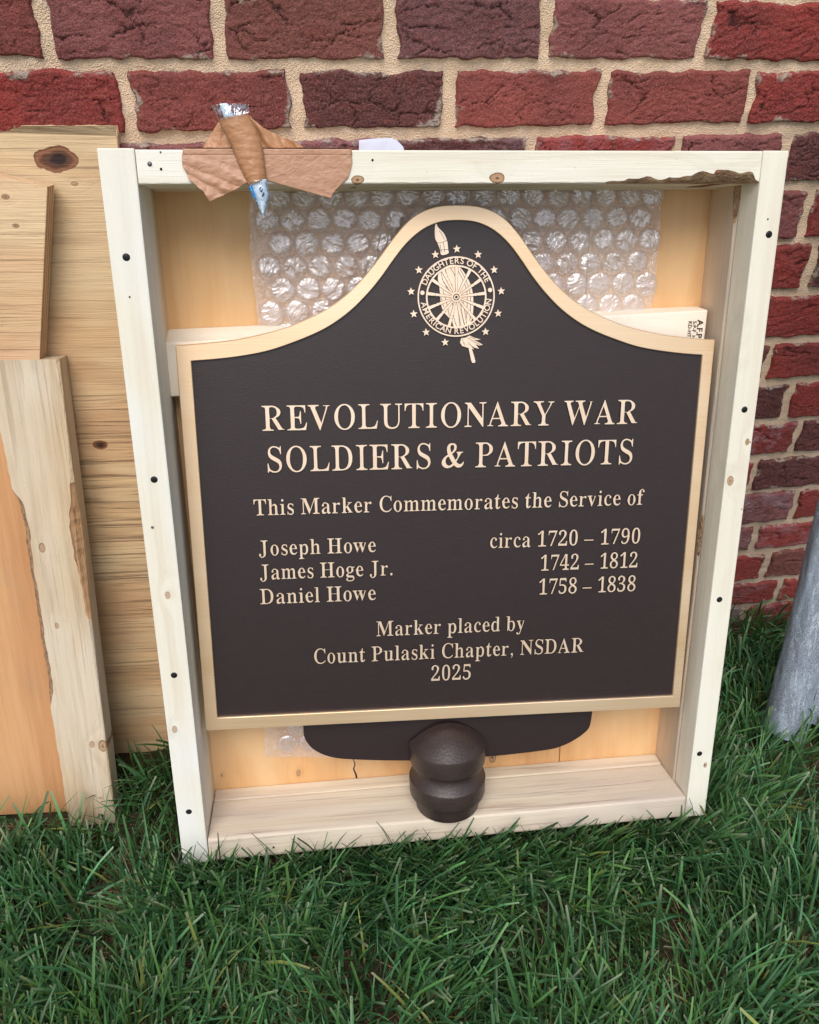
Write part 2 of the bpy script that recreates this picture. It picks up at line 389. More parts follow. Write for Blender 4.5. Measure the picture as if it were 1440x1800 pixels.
def brick_mesh(name, w, h, seed, step=0.0017, relief=1.0):
    """front face is a displaced grid: uneven outline, rounded arrises, wandering fissures"""
    nx = max(6, int(w / step)); nz = max(4, int(h / step))
    U, V = np.meshgrid(np.linspace(0, 1, nx), np.linspace(0, 1, nz), indexing='ij')
    X = U * w; Z = V * h; s = seed
    ex0 = 0.0034 * fbm(Z * 40, 0 * Z + 1.3, s + 1, 3) + 0.0015; ex1 = 0.0034 * fbm(Z * 40, 0 * Z + 7.3, s + 2, 3) + 0.0015
    ez0 = 0.0030 * fbm(X * 30, 0 * X + 2.3, s + 3, 4) + 0.0012; ez1 = 0.0034 * fbm(X * 30, 0 * X + 5.3, s + 4, 4) + 0.0012
    Xp = X + ex0 * (1 - U) - ex1 * U; Zp = Z + ez0 * (1 - V) - ez1 * V
    Xp = Xp + 0.004 * pn(V * 1.7 + 3, s * 0.37 + 0 * V, s) * (1 - np.abs(2 * U - 1) * 0)
    ed = np.minimum(np.minimum(X, w - X), np.minimum(Z, h - Z))
    rr = 0.0042; t = np.clip(ed / rr, 0, 1); roundy = (1 - np.sqrt(1 - (1 - t) ** 2)) * 0.0065
    # fissures: narrow valleys of warped noise
    wx = X + 0.012 * fbm(X * 14, Z * 22, s + 5, 3); wz = Z + 0.007 * fbm(X * 14 + 9, Z * 22, s + 6, 3)
    def crack(fx, fz, wid, sd, lo, hi):
        n = pn(wx * fx, wz * fz, sd); c_ = np.clip(1 - np.abs(n) / wid, 0, 1)
        m = sstep(lo, hi, pn(X * 13 + 31, Z * 20, sd + 50)); return c_ ** 1.2 * m
    jx_ = 0.0035 * fbm(X * 110, Z * 160, s + 61, 3); jz_ = 0.0022 * fbm(X * 110 + 5, Z * 160, s + 62, 3)
    tilt = 0.35 * float(pn(s * 0.37, 0.5, 9))
    def vcrack(fx, fz, wid, sd, lo, hi):
        e_ = cells((wx + jx_) * fx + tilt * Z * fx, (wz + jz_) * fz + tilt * X * fz * 0.6, sd); m = sstep(lo, hi, pn(X * 15 + sd, Z * 26, sd + 3)); wv_ = wid * (0.5 + 0.8 * np.abs(pn(X * 30, Z * 50, sd + 4)))
        return np.clip(1 - e_ / wv_, 0, 1) * m
    cr = np.maximum.reduce([vcrack(13, 34, 0.085, s + 7, -0.12, 0.18), vcrack(30, 85, 0.12, s + 8, -0.02, 0.3) * 0.65, vcrack(60, 150, 0.16, s + 9, 0.05, 0.35) * 0.4,
                            crack(9, 40, 0.035, s + 17, 0.0, 0.3) * 0.9])
    cr = cr * sstep(0.0, 0.008, ed)
    lumps = 0.0008 * fbm(X * 18, Z * 36, s + 10, 4) + 0.0009 * fbm(wx * 80, wz * 200, s + 11, 4)
    Y = -0.0055 + roundy - lumps * relief + 0.0031 * cr * relief + 0.00025 * pn(X * 900, Z * 900, s)
    front = np.stack([Xp, Y, Zp], -1).reshape(-1, 3)
    fq = gridq(nx, nz)
    idx = np.arange(nx * nz).reshape(nx, nz)
    rim = np.r_[idx[:, 0], idx[-1, 1:], idx[-2::-1, -1], idx[0, -2:0:-1]]
    back = front[rim].copy(); back[:, 1] = 0.05
    n0 = len(front); k = len(rim); a_ = np.arange(k)
    side = np.stack([rim, n0 + a_, n0 + (a_ + 1) % k, np.roll(rim, -1)], 1)
    me = fast_mesh(name, np.r_[front, back], np.r_[fq, side])
    r = np.r_[np.clip(1 - cr * 1.0, 0, 1).ravel(), np.ones(k)].astype(np.float32)
    e = np.r_[np.clip(ed / 0.03, 0, 1).ravel(), np.zeros(k)].astype(np.float32)
    me.attributes.new('relief', 'FLOAT', 'POINT').data.foreach_set('value', r)
    me.attributes.new('edge', 'FLOAT', 'POINT').data.foreach_set('value', e)
    me.materials.append(clay); me.polygons.foreach_set('use_smooth', [True] * len(me.polygons))
    return me
HUE = dict(P=(0.285, 0.100, 0.098), R=(0.31, 0.046, 0.040), D=(0.125, 0.048, 0.047), M=(0.285, 0.074, 0.063), B=(0.205, 0.076, 0.062), V=(0.195, 0.088, 0.092), G=(0.26, 0.23, 0.21))
Z_ROWS = [1.310, 1.228, 1.147, 1.066, 0.986, 0.906, 0.824, 0.740, 0.656, 0.580, 0.500, 0.424, 0.346, 0.266, 0.195, 0.116, 0.048, -0.022]
# known upright joints of each course (wall x), then the colours of the bricks right of them: (joint, colour, bloom)
KNOWN = {0: [(-0.14, 'M', 0), (0.075, 'R', 0), (0.29, 'P', 0), (0.5, 'M', 0), (0.71, 'R', 0)],
         1: [(-0.216, 'P', 0), (-0.018, 'B', 0), (0.187, 'V', 0), (0.389, 'P', 0), (0.609, 'R', 0)],
         2: [(-0.345, 'R', 0), (-0.138, 'M', 0), (0.067, 'D', 0), (0.267, 'M', 0), (0.477, 'M', 0), (0.694, 'R', 0)],
         3: [(-0.25, 'P', 0.3), (-0.035, 'P', 0.4), (0.178, 'D', 0.2), (0.386, 'R', 0.2), (0.600, 'P', 0), (0.770, 'D', 0)],
         4: [(0.622, 'P', 0), (0.836, 'R', 0)], 5: [(0.655, 'R', 0), (0.869, 'D', 0)], 6: [(0.765, 'R', 0), (0.98, 'R', 0)],
         7: [(0.632, 'B', 0), (0.846, 'R', 0)], 8: [(0.692, 'D', 0), (0.906, 'R', 0)], 9: [(0.734, 'R', 0.8), (0.948, 'D', 0)],
         10: [(0.672, 'R', 0), (0.886, 'D', 0)], 11: [(0.783, 'P', 0.45), (0.997, 'R', 0)], 12: [(0.72, 'P', 0.5), (0.933, 'R', 0.35)],
         13: [(0.766, 'R', 0), (0.98, 'B', 0)], 14: [(0.817, 'R', 0.2), (1.031, 'R', 0)], 15: [(0.757, 'G', 0.3), (0.971, 'R', 0.3)]}
rb = random.Random(5); nb = 0
cheap = [brick_mesh('brick', 0.200, 0.068, 900 + i, 0.0045, 0.9) for i in range(5)]
for r in range(16):
    z0, z1 = Z_ROWS[r + 2 - 1], Z_ROWS[r + 2 - 2]
    if r >= 1: z0, z1 = Z_ROWS[r + 1], Z_ROWS[r]
    else: z0, z1 = Z_ROWS[1], Z_ROWS[0]
    # r is the course index: course 1 spans 1.066..1.147
    z1 = Z_ROWS[r + 1]; z0 = Z_ROWS[r + 2]
    known = KNOWN.get(r, [(0.1 + 0.107 * (r % 2), 'M', 0)])
    if r == 0: known = KNOWN[0]
    js = list(known)
    while js[0][0] > -0.98: js.insert(0, (js[0][0] - 0.213 + rb.uniform(-0.006, 0.006), rb.choice('MRPDBRM'), 0))
    while js[-1][0] < 1.5: js.append((js[-1][0] + 0.213 + rb.uniform(-0.006, 0.006), rb.choice('MRPDBRM'), 0))
    for k in range(len(js) - 1):
        x0, x1 = js[k][0], js[k + 1][0]
        jw = 0.0058 + rb.uniform(-0.001, 0.002)
        x0 += jw; x1 -= jw; za = z0 + 0.0052 + rb.uniform(-.001, .0015); zb = z1 - 0.0052 + rb.uniform(-.0015, .001)
        seen = (r <= 3 and -0.45 < x1 and x0 < 0.95) or (r > 3 and x1 > 0.78 and x0 < 1.16)
        side = rb.random()
        if seen:
            me = brick_mesh('brick', x1 - x0, zb - za, 100 + nb * 31, 0.0017 if r <= 3 else 0.0022)
            o = link('brick', me, None, wall); sx = sz = 1
        else:
            o = link('brick', cheap[nb % 5], None, wall); sx = (x1 - x0) / 0.200; sz = (zb - za) / 0.068
        o.matrix_local = Matrix.Translation((x0 - 0.3, rb.uniform(-0.0015, 0.0015), za)) @ Matrix.Rotation(rb.uniform(-0.008, 0.008) if seen else 0, 4, 'Y') @ Matrix.Diagonal((sx, 1, sz, 1))
        hcol = HUE[js[k][1]]; v = rb.uniform(0.88, 1.12) * (0.86 if r > 3 else 1.0)  # lower courses darker in colour, standing in for shade behind the crate
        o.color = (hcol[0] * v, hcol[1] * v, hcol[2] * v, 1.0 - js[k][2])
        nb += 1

# ================================================================== crate
CR = Matrix(((0.99853, 0.05020, 0.02061, -0.18267), (-0.05404, 0.95475, 0.29245, -0.42185), (-0.00500, -0.29313, 0.95606, 0.06330), (0, 0, 0, 1)))
CRF = frame((-0.18267, -0.42185, 0.0633), (0.99853, -0.05404, -0.005), (0.02061, 0.29245, 0.95606))
CW, CH = 0.8195, 0.9795
crate = tag(empty('wooden_crate', CRF), 'shallow open crate of pale timber leaning on the brick wall around the plaque', 'crate')
def CL(px, py, y=0.0): return local(CRF, px, py, y)
pale = lambda nm, ax, sd, **k: wood(nm, (0.72, 0.675, 0.56), (0.56, 0.47, 0.33), ax, sd, ring=k.pop('ring', 190), ringmix=0.42, fibre=0.28, bump=0.45, **k)
k1 = CL(1005 * 0 + 250, 1273)
m_stileL = pale('pale_pine_left', 'Z', 1, knots=[(*CL(307, 1282), 0.0035, 0.5), (*CL(295, 1047), 0.0035, 0.5)], white=(0.72, 0.73, 0.70))
m_stileR = pale('pale_pine_right', 'Z', 2, knots=[(*CL(1284, 846), 0.0045, 0.7), (*CL(1314, 777), 0.003, 0.8), (*CL(1240, 1345), 0.003, 0.6)], white=(0.74, 0.72, 0.62))
m_rail = pale('pale_pine_top', 'X', 3, knots=[(*CL(629, 316), 0.005, 0.9), (*CL(874, 313), 0.006, 0.9), (*CL(1275, 312), 0.010, 1.0)], white=(0.76, 0.74, 0.66))
m_ledge = wood('ledge_pine', (0.76, 0.66, 0.51), (0.56, 0.42, 0.29), 'X', 4, ring=90, ringmix=0.5, blotch=(0.52, 0.44, 0.38), bump=0.4, plane='YX', fibre=0.4, sfreq=110, streak=0.6, streakcol=(0.34, 0.22, 0.19))
m_inR = wood('inner_grey_pine', (0.62, 0.58, 0.50), (0.50, 0.45, 0.36), 'Z', 5, ring=90, ringmix=0.25, bump=0.5, white=(0.62, 0.61, 0.58), plane='YX')
m_inR2 = wood('inner_knotty_pine', (0.66, 0.50, 0.34), (0.46, 0.32, 0.20), 'Z', 6, ring=70, ringmix=0.45, blotch=(0.36, 0.32, 0.28), streak=0.3, plane='YX')
m_inL = wood('inner_tan_pine', (0.68, 0.55, 0.38), (0.52, 0.38, 0.22), 'Z', 7, ring=80, ringmix=0.3, plane='YX')
m_bark = NT('bark'); bn = m_bark.noise(m_bark.coord((40, 120, 120)), 1.0, 6, 0.7); bn2 = m_bark.noise(m_bark.coord((160, 200, 200)), 1.0, 4, 0.7)
bc = m_bark.mix(m_bark.ramp(bn, [(0.35, 0), (0.6, 1)]), (0.20, 0.10, 0.055), (0.50, 0.32, 0.18)); bc = m_bark.mix(m_bark.ramp(bn2, [(0.55, 0), (0.7, 0.7)]), bc, (0.04, 0.02, 0.015))
m_bark = m_bark.done(bc, 0.85, m_bark.bump(m_bark.math('ADD', bn, bn2), 1.0, 0.004))

def waney(name, axis, a0, a1, b0, b1, y0, y1, mat, parent, corner, size, n=90, bev=0.0018, matrix=None):
    """sawn board swept along `axis` whose corner loses a bark-edged sliver; size(t) = (along face, into depth) in metres.
    section runs in (b, y); corner = ('b0'|'b1'): the front arris at that side"""
    V = []; F = []; ml = []
    ts = np.linspace(0, 1, n)
    for t in ts:
        a = a0 + (a1 - a0) * t; f, d = size(t)
        f = max(f, bev); d = max(d, bev)
        s = 1 if corner == 'b0' else -1
        bc_, bo = (b0, b1) if corner == 'b0' else (b1, b0)
        j1 = 0.0012 * float(pn(t * 60, 3.3, 77)) * min(1, f / 0.004); j2 = 0.0012 * float(pn(t * 45, 8.3, 78)) * min(1, f / 0.004)
        sec = [(bc_ + s * f, y0), (bc_ + s * (f * 0.55 + j1), y0 + d * 0.28 + j2), (bc_ + s * f * 0.2, y0 + d * 0.65), (bc_, y0 + d), (bc_, y1), (bo, y1), (bo, y0 + bev), (bo - s * bev, y0)]
        for b, y in sec: V.append((a, y, b) if axis == 'X' else (b, y, a))
    for i in range(n - 1):
        for k in range(8):
            F.append((i * 8 + k, i * 8 + (k + 1) % 8, (i + 1) * 8 + (k + 1) % 8, (i + 1) * 8 + k)); ml.append(1 if k < 3 and max(size(ts[i])[0], size(ts[i + 1])[0]) > 0.0025 else 0)
    F.append(tuple(range(8))); F.append(tuple((n - 1) * 8 + k for k in range(8))); ml += [0, 0]
    me = mesh(name, V, F); me.materials.append(mat); me.materials.append(m_bark); me.polygons.foreach_set('material_index', ml)
    bm = bmesh.new(); bm.from_mesh(me); bmesh.ops.recalc_face_normals(bm, faces=bm.faces); bm.to_mesh(me); bm.free()
    return link(name, me, None, parent, matrix)

DI = 0.118
hexa('side_board', [(0, 0, 0), (0.0378, 0, 0), (0.0400, 0, CH + .001), (-0.0005, 0, CH + .001), (0, .089, 0), (0.0378, .089, 0), (0.040, .089, CH + .001), (-0.0005, .089, CH + .001)], m_stileL, crate)
hexa('side_board', [(0.786, 0, -.004), (CW, 0, -.004), (CW + .0004, 0, CH), (0.7865, 0, CH), (0.786, .045, -.004), (CW, .045, -.004), (CW, .045, CH), (0.7865, .045, CH)], m_stileR, crate)
box('back_side_board', 0.0006, 0.0388, .0905, DI - .0005, 0.001, CH - .001, m_inL, crate)
waney('back_side_board', 'Z', 0.001, CH - .001, 0.7835, CW - .0005, .0465, DI - .0005, m_inR2, crate, 'b0',
      lambda t: (0.0015 + 0.006 * max(0, float(pn(t * 7, 0.5, 21)) + 0.18) * (0.25 < t < 0.97), 0.002 + 0.016 * max(0, float(pn(t * 7, 0.5, 21)) + 0.18) * (0.25 < t < 0.97)), 120)
def rail_size(t):
    x = 0.041 + (0.7855 - 0.041) * t
    a = float(sstep(0.575, 0.62, x)) * float(1 - sstep(0.775, 0.784, x))
    f = a * (0.0055 + 0.0075 * float(sstep(0.66, 0.73, x)) + 0.0035 * float(pn(x * 60, 1.1, 31)) + 0.0012 * float(pn(x * 200, 1.1, 32)))
    return f, f * 1.3
waney('top_rail', 'X', 0.0408, 0.7858, 0.9425, CH - .0005, 0.0006, 0.0885, m_rail, crate, 'b0', rail_size, 160)
box('back_top_rail', 0.0405, 0.7835, .0905, DI - .0005, .9405, CH - .002, m_inL, crate)
hexa('bottom_rail', [(0.0385, .001, 0.0005), (0.7855, .001, -.004), (0.7855, .001, .0335), (0.0385, .001, .0395), (0.0385, .089, 0.0005), (0.7835, .089, -.004), (0.7825, .089, .0335), (0.0395, .089, .0395)], m_ledge, crate, 0.003)
hexa('back_bottom_rail', [(0.0395, .0905, 0.0005), (0.7830, .0905, -.003), (0.7830, .0905, .0340), (0.0395, .0905, .0398), (0.0395, DI - .0005, 0.0005), (0.7830, DI - .0005, -.003), (0.7830, DI - .0005, .0350), (0.0395, DI - .0005, .0408)], m_ledge, crate, 0.003)
m_ply = wood('orange_plywood', (0.68, 0.39, 0.17), (0.48, 0.23, 0.08), 'Z', 8, ring=40, ringmix=0.6, fibre=0.4, bump=0.35, blotch=(0.58, 0.33, 0.16), white=(0.74, 0.50, 0.27),
             knots=[(*CL(525, 1359, DI), 0.004, 0.7), (*CL(866, 1332, DI), 0.006, 0.8), (*CL(390, 1363, DI), 0.002, 0.9)])
xs = [0.002, 0.6125, CW - 0.002]
for k in range(2): box('back_panel', xs[k] + (0.0006 if k else 0), xs[k + 1] - 0.0006, DI, DI + 0.010, 0.002, CH - .003, m_ply, crate, 0.0008)
# crossbar behind the plaque, slightly twisted
m_bar = wood('crossbar_pine', (0.80, 0.69, 0.55), (0.70, 0.55, 0.38), 'X', 9, ring=140, ringmix=0.22, white=(0.84, 0.76, 0.64))
cb = [(.0385, .082, .686), (.775, .080, .695), (.7775, .082, .7830), (.0385, .082, .7560), (.0385, DI - .0005, .690), (.776, DI - .0005, .695), (.7780, DI - .0005, .7855), (.0385, DI - .0005, .7705)]
bar = hexa('crossbar', cb, m_bar, crate)
m_ink = NT('ink'); m_ink = m_ink.done((0.055, 0.035, 0.022), 0.8)
def flat_text(name, body, size, mat, parent, matrix, thick=0.00025, off=0.0):
    cu = bpy.data.curves.new(name, 'FONT'); cu.body = body; cu.size = size; cu.extrude = thick; cu.offset = off
    o = bpy.data.objects.new(name, cu); C.objects.link(o)
    dg = bpy.context.evaluated_depsgraph_get(); me = bpy.data.meshes.new_from_object(o.evaluated_get(dg)); bpy.data.objects.remove(o); bpy.data.curves.remove(cu)
    return link(name, me, mat, parent, matrix)
def stamp(body, px, py, size, off):
    x, z = CL(px, py, 0.0808)
    # lettering reads downwards: text +x -> -z, text +y -> +x
    m = Matrix(((0, 1, 0, x), (0, 0, -1, 0.0808), (-1, 0, 0, z), (0, 0, 0, 1)))
    flat_text('stamp_lettering', body, size, m_ink, crate, m, 0.0002, off)
stamp('A.F.P.A.', 1227, 562, 0.0120, 0.00022)
stamp('S-P-F  NLGA', 1219, 564, 0.0074, 0.00004)
stamp('KD-HT', 1211, 564, 0.0074, 0.00004)
# screws: countersunk black heads with a cross recess
T = NT('black_screw'); m_screw = T.done((0.018, 0.018, 0.02), 0.45, metal=0.6)
T = NT('recess'); m_dark = T.done((0.004, 0.004, 0.004), 0.8)
T = NT('nail'); m_nail = T.done((0.14, 0.14, 0.14), 0.45, metal=0.7)
def screw_mesh():
    V, F = lathe([(0.0001, 0.0012), (0.0030, 0.0008), (0.0044, 0.0003), (0.0046, -0.0008)], 20); V = [(x, -z, y) for x, y, z in V]
    me = mesh('screw', V, F); me.materials.append(m_screw); return me
sm = screw_mesh(); cm = mesh('cross', *(lambda: ([(s * a, -0.0016, t * b) for a, b in ((0.0026, 0.0006), (0.0006, 0.0026)) for s, t in ((-1, -1), (1, -1), (1, 1), (-1, 1))] + [(s * a, -0.0006, t * b) for a, b in ((0.0026, 0.0006), (0.0006, 0.0026)) for s, t in ((-1, -1), (1, -1), (1, 1), (-1, 1))], [(0, 1, 2, 3), (8, 9, 10, 11)] + [(i, (i + 1) % 4, 8 + (i + 1) % 4, 8 + i) for i in range(4)] + [(4 + i, 4 + (i + 1) % 4, 12 + (i + 1) % 4, 12 + i) for i in range(4)]))())
# the two bars of the recess cross at slightly different depth so that no faces coincide
for i in (4, 5, 6, 7): cm.vertices[i].co.y -= 0.00012
cm.materials.append(m_dark)
for (px, py) in ((222, 452), (271, 843), (306, 1187), (332, 1427), (1352, 412), (1309, 720), (1265, 1054), (1230, 1325)):
    x, z = CL(px, py); o = link('screw', sm, None, crate, Matrix.Translation((x, 0.0002, z)) @ Matrix.Rotation(random.uniform(0, 1.5), 4, 'Y'), True)
    link('cross_recess', cm, None, o)
V, F = lathe([(0.0001, 0.0010), (0.0022, 0.0008), (0.0028, -0.0005)], 14); V = [(x, -z, y) for x, y, z in V]
nm_ = mesh('nail', V, F)
for (px, py, s, mt) in ((263, 288, 1.0, m_nail), (283, 297, 0.55, m_dark), (655, 281, 0.5, m_dark), (268, 927, 0.8, m_nail), (228, 522, 0.45, m_dark), (282, 263 + 4, 0.35, m_dark), (1353 - 3, 385, 0.5, m_nail), (1319, 777, 0.35, m_dark), (1304, 895, 0.35, m_dark), (1239, 1345, 0.5, m_dark), (380, 1500 - 4, 0.4, m_dark), (481, 1490, 0.6, m_dark), (341, 1516, 0.9, m_dark)):  # tiny holes are black discs too, their darkness put into the colour
    x, z = CL(px, py); me = nm_.copy(); me.materials.append(mt)
    link('nail', me, None, crate, Matrix.Translation((x, 0.0003, z)) @ Matrix.Diagonal((s, 1, s, 1)), True)

# a dark split in the ply near the foot
_c = np.array(catmull([CL(a, b, DI) for a, b in ((621, 1334), (624, 1344), (622, 1352), (626, 1362), (627, 1370))], 5)); _w = np.linspace(0.0006, 0.0016, len(_c))[:, None] * np.array([[1, 0.1]])
prism('split', [tuple(p) for p in np.r_[_c + _w, (_c - _w)[::-1]]], DI - 0.0004, DI + 0.0002, m_dark, crate)
# ================================================================== bronze plaque
PLF = frame((-0.13092, -0.32260, 0.23690), (0.9956, -0.09359, -0.00383), (0.03541, 0.33822, 0.9404))
plq = tag(empty('bronze_plaque', PLF), 'dark bronze plaque with curved top, polished border and raised lettering inside the crate', 'plaque')
T = NT('polished_bronze'); obj = T.n('TexCoord').outputs['Object']
br = T.noise(T.coord((6, 6, 900), src=obj), 1.0, 3, 0.6); bl = T.noise(T.coord((3, 3, 14), src=obj), 1.0, 3, 0.5)
bc = T.mix(T.ramp(br, [(0.3, 0), (0.7, 1)]), (0.93, 0.68, 0.43), (0.82, 0.54, 0.30)); bc = T.mix(T.ramp(bl, [(0.35, 0), (0.7, 0.6)]), bc, (0.93, 0.74, 0.53))
m_bronze = T.done(bc, T.math('ADD', 0.30, T.math('MULTIPLY', bl, 0.20)), T.bump(br, 0.16, 0.0005), metal=0.72, spec=0.5)
T = NT('letter_bronze'); obj = T.n('TexCoord').outputs['Object']
br = T.noise(T.coord((12, 12, 700), src=obj), 1.0, 3, 0.6); bl = T.noise(obj, 30, 3, 0.5)
bc = T.mix(br, (0.92, 0.71, 0.53), (0.86, 0.61, 0.42)); bc = T.mix(T.ramp(bl, [(0.4, 0), (0.6, 0.6)]), bc, (0.92, 0.75, 0.58))
m_letter = T.done(bc, 0.36, T.bump(br, 0.10, 0.0004), metal=0.55)
T = NT('dark_patina'); obj = T.n('TexCoord').outputs['Object']
wrp = T.noise(obj, 60, 2, 0.5, color=True); pv = T.vmath('ADD', obj, T.vmath('MULTIPLY', wrp, (0.006, 0.006, 0.006)))
v1 = T.voro(T.coord((520, 520, 760), src=pv), 1.0); v2 = T.noise(T.coord((700, 700, 1200), src=obj), 1.0, 3, 0.6); v3 = T.noise(T.coord((60, 60, 120), src=obj), 1.0, 3, 0.6)
m_field = T.done(T.mix(v3, (0.019, 0.0100, 0.0098), (0.025, 0.0140, 0.0138)), T.math('ADD', 0.36, T.math('MULTIPLY', v2, 0.12)), T.bump(T.math('ADD', v1, T.math('MULTIPLY', v2, 0.6)), 0.35, 0.0005), spec=0.5)
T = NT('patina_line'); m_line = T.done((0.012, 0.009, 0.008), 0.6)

cx, PW = 0.3617, 0.7225
bx_c = 0.3665
prof_o = [(0, .7303), (.025, .7287), (.046, .7225), (.064, .7110), (.081, .6930), (.095, .6750), (.110, .6560), (.128, .6360), (.150, .6165), (.174, .6010), (.200, .589), (.228, .5785), (.270, .5685), (.305, .563)]
prof_i = [(0, .7118), (.020, .7103), (.037, .7050), (.053, .6955), (.069, .6810), (.0845, .6620), (.100, .6415), (.117, .6220), (.138, .6020), (.160, .5860), (.182, .5740), (.212, .5620), (.250, .550), (.295, .5425)]
def head_curve(prof, xl, xr, ze):
    L = [(xl, ze)] + [(bx_c - d, z) for d, z in prof[::-1]] + [(bx_c + d, z) for d, z in prof[1:]] + [(xr, ze)]
    c_ = catmull([(2 * L[0][0] - L[1][0], L[0][1])] + L + [(2 * L[-1][0] - L[-2][0], L[-1][1])], 12)
    c_ = c_[12:-12]
    return resample(c_, 140)
oc = head_curve(prof_o, 0, PW, .5585); ic = head_curve(prof_i, .0185, .7065, .5385)
def ring_pts(c_, xl, xr, zb):
    side = 24
    right = [np.array([c_[-1][0] + (xr - c_[-1][0]) * t, c_[-1][1] + (zb - c_[-1][1]) * t]) for t in np.linspace(0, 1, side)[1:]]
    bot = [np.array([xr + (xl - xr) * t, zb]) for t in np.linspace(0, 1, side)[1:]]
    left = [np.array([xl + (c_[0][0] - xl) * t, zb + (c_[0][1] - zb) * t]) for t in np.linspace(0, 1, side)[1:-1]]
    return list(c_) + right + bot + left
RO = ring_pts(oc, 0, PW - .0005, 0.0); RI = ring_pts(ic, .0180, .7090, .0200)
n = len(RO)
def inset(P, d):
    P = np.array(P); N_ = len(P); t = np.roll(P, -1, 0) - np.roll(P, 1, 0); t /= np.linalg.norm(t, axis=1)[:, None]
    nrm = np.stack([t[:, 1], -t[:, 0]], 1); area = np.sum(P[:, 0] * np.roll(P[:, 1], -1) - np.roll(P[:, 0], -1) * P[:, 1])
    return P + nrm * d * (-1 if area > 0 else 1)
ROi = inset(RO, 0.0010); RIo = inset(RI, -0.0007)
rings = [(RO, .009), (RO, .0012), (ROi, 0.0), (RIo, 0.0), (RI, .0007), (RI, .0046)]
V = []; F = []
for P, y in rings: V += [(p[0], y, p[1]) for p in P]
for k in range(len(rings) - 1):
    F += [(k * n + i, k * n + (i + 1) % n, (k + 1) * n + (i + 1) % n, (k + 1) * n + i) for i in range(n)]
me = mesh('border', V, F); bm = bmesh.new(); bm.from_mesh(me); bmesh.ops.recalc_face_normals(bm, faces=bm.faces); bm.to_mesh(me); bm.free()
link('border', me, m_bronze, plq)
prism('field', [tuple(p) for p in inset(RI, -0.001)], 0.0040, 0.0086, m_field, plq)
prism('back_plate', [tuple(p) for p in inset(RO, 0.0015)], 0.0088, 0.0105, m_field, plq)
lug_px = [(0.1405, 0.02), (0.1414, -0.010), (0.1424, -0.0284), (0.150, -0.044), (0.1629, -0.0561), (0.184, -0.066), (0.2147, -0.0715), (0.285, -0.0778), (0.3561, -0.0807), (0.44, -0.0788), (0.5184, -0.0733), (0.545, -0.067), (0.5633, -0.0578), (0.579, -0.046), (0.5867, -0.0341), (0.589, -0.0092), (0.589, 0.02)]
lp = [(lug_px[0])] + [tuple(p) for p in catmull(lug_px[1:-1], 6)] + [lug_px[-1]]
prism('lug', lp, 0.0160, 0.0240, m_field, plq, bev=0.0012)
box('lug_web', 0.17, 0.56, 0.0100, 0.0165, 0.004, 0.018, m_field, plq, 0.0)

# Serif letter shapes: the bold serif capitals and figures of Blender's own built-in typeface (its mathematical alphabet)
def serif_char(ch):
    if 'A' <= ch <= 'Z': return chr(0x1D400 + ord(ch) - 65)
    if 'a' <= ch <= 'z': return chr(0x1D41A + ord(ch) - 97)
    return chr(0x1D7CE + ord(ch) - 48)
ADVANCE = dict(zip('0123456789ACDEHIJLMNOPRSTUVWYabcdefghiklmnoprstuvwy',
    [545, 537, 544, 551, 566, 539, 545, 535, 549, 544, 683, 678, 736, 657, 776, 388, 517, 632, 943, 728, 761, 619, 701, 537, 634, 731, 678, 953, 674,
     502, 545, 428, 542, 439, 316, 486, 560, 288, 528, 290, 818, 560, 493, 547, 421, 396, 330, 561, 480, 683, 477]))
GLYPH = {}
for ch in ADVANCE:
    cu = bpy.data.curves.new('g', 'FONT'); cu.body = serif_char(ch); cu.size = 1000
    o = bpy.data.objects.new('g', cu); C.objects.link(o)
    dg = bpy.context.evaluated_depsgraph_get(); kc = o.evaluated_get(dg).to_curve(dg)
    sp = [[v for p in s_.bezier_points for q_ in (p.handle_left, p.co, p.handle_right) for v in q_[:2]] for s_ in kc.splines]
    sp = [L for L in sp if len(L) >= 12]
    xs_ = [v for L in sp for v in L[2::6]]
    GLYPH[ch] = (ADVANCE[ch], min(xs_), max(xs_), sp)
    o.evaluated_get(dg).to_curve_clear(); bpy.data.objects.remove(o); bpy.data.curves.remove(cu)
def bez(L, n=5):
    P = np.array(L, float).reshape(-1, 3, 2); out = []
    for i in range(len(P)):
        a, b, c_, d = P[i][1], P[i][2], P[(i + 1) % len(P)][0], P[(i + 1) % len(P)][1]
        straight = np.linalg.norm(np.cross(b - a, d - a)) < 60 and np.linalg.norm(np.cross(c_ - a, d - a)) < 60
        for t in (np.linspace(0, 1, 2 if straight else n + 1)[:-1]):
            out.append(a * (1 - t) ** 3 + 3 * b * t * (1 - t) ** 2 + 3 * c_ * t * t * (1 - t) + d * t ** 3)
    out = np.array(out); keep = np.linalg.norm(out - np.roll(out, 1, 0), axis=1) > 5.0
    return out[keep]
def area(P): return 0.5 * np.sum(P[:, 0] * np.roll(P[:, 1], -1) - np.roll(P[:, 0], -1) * P[:, 1])
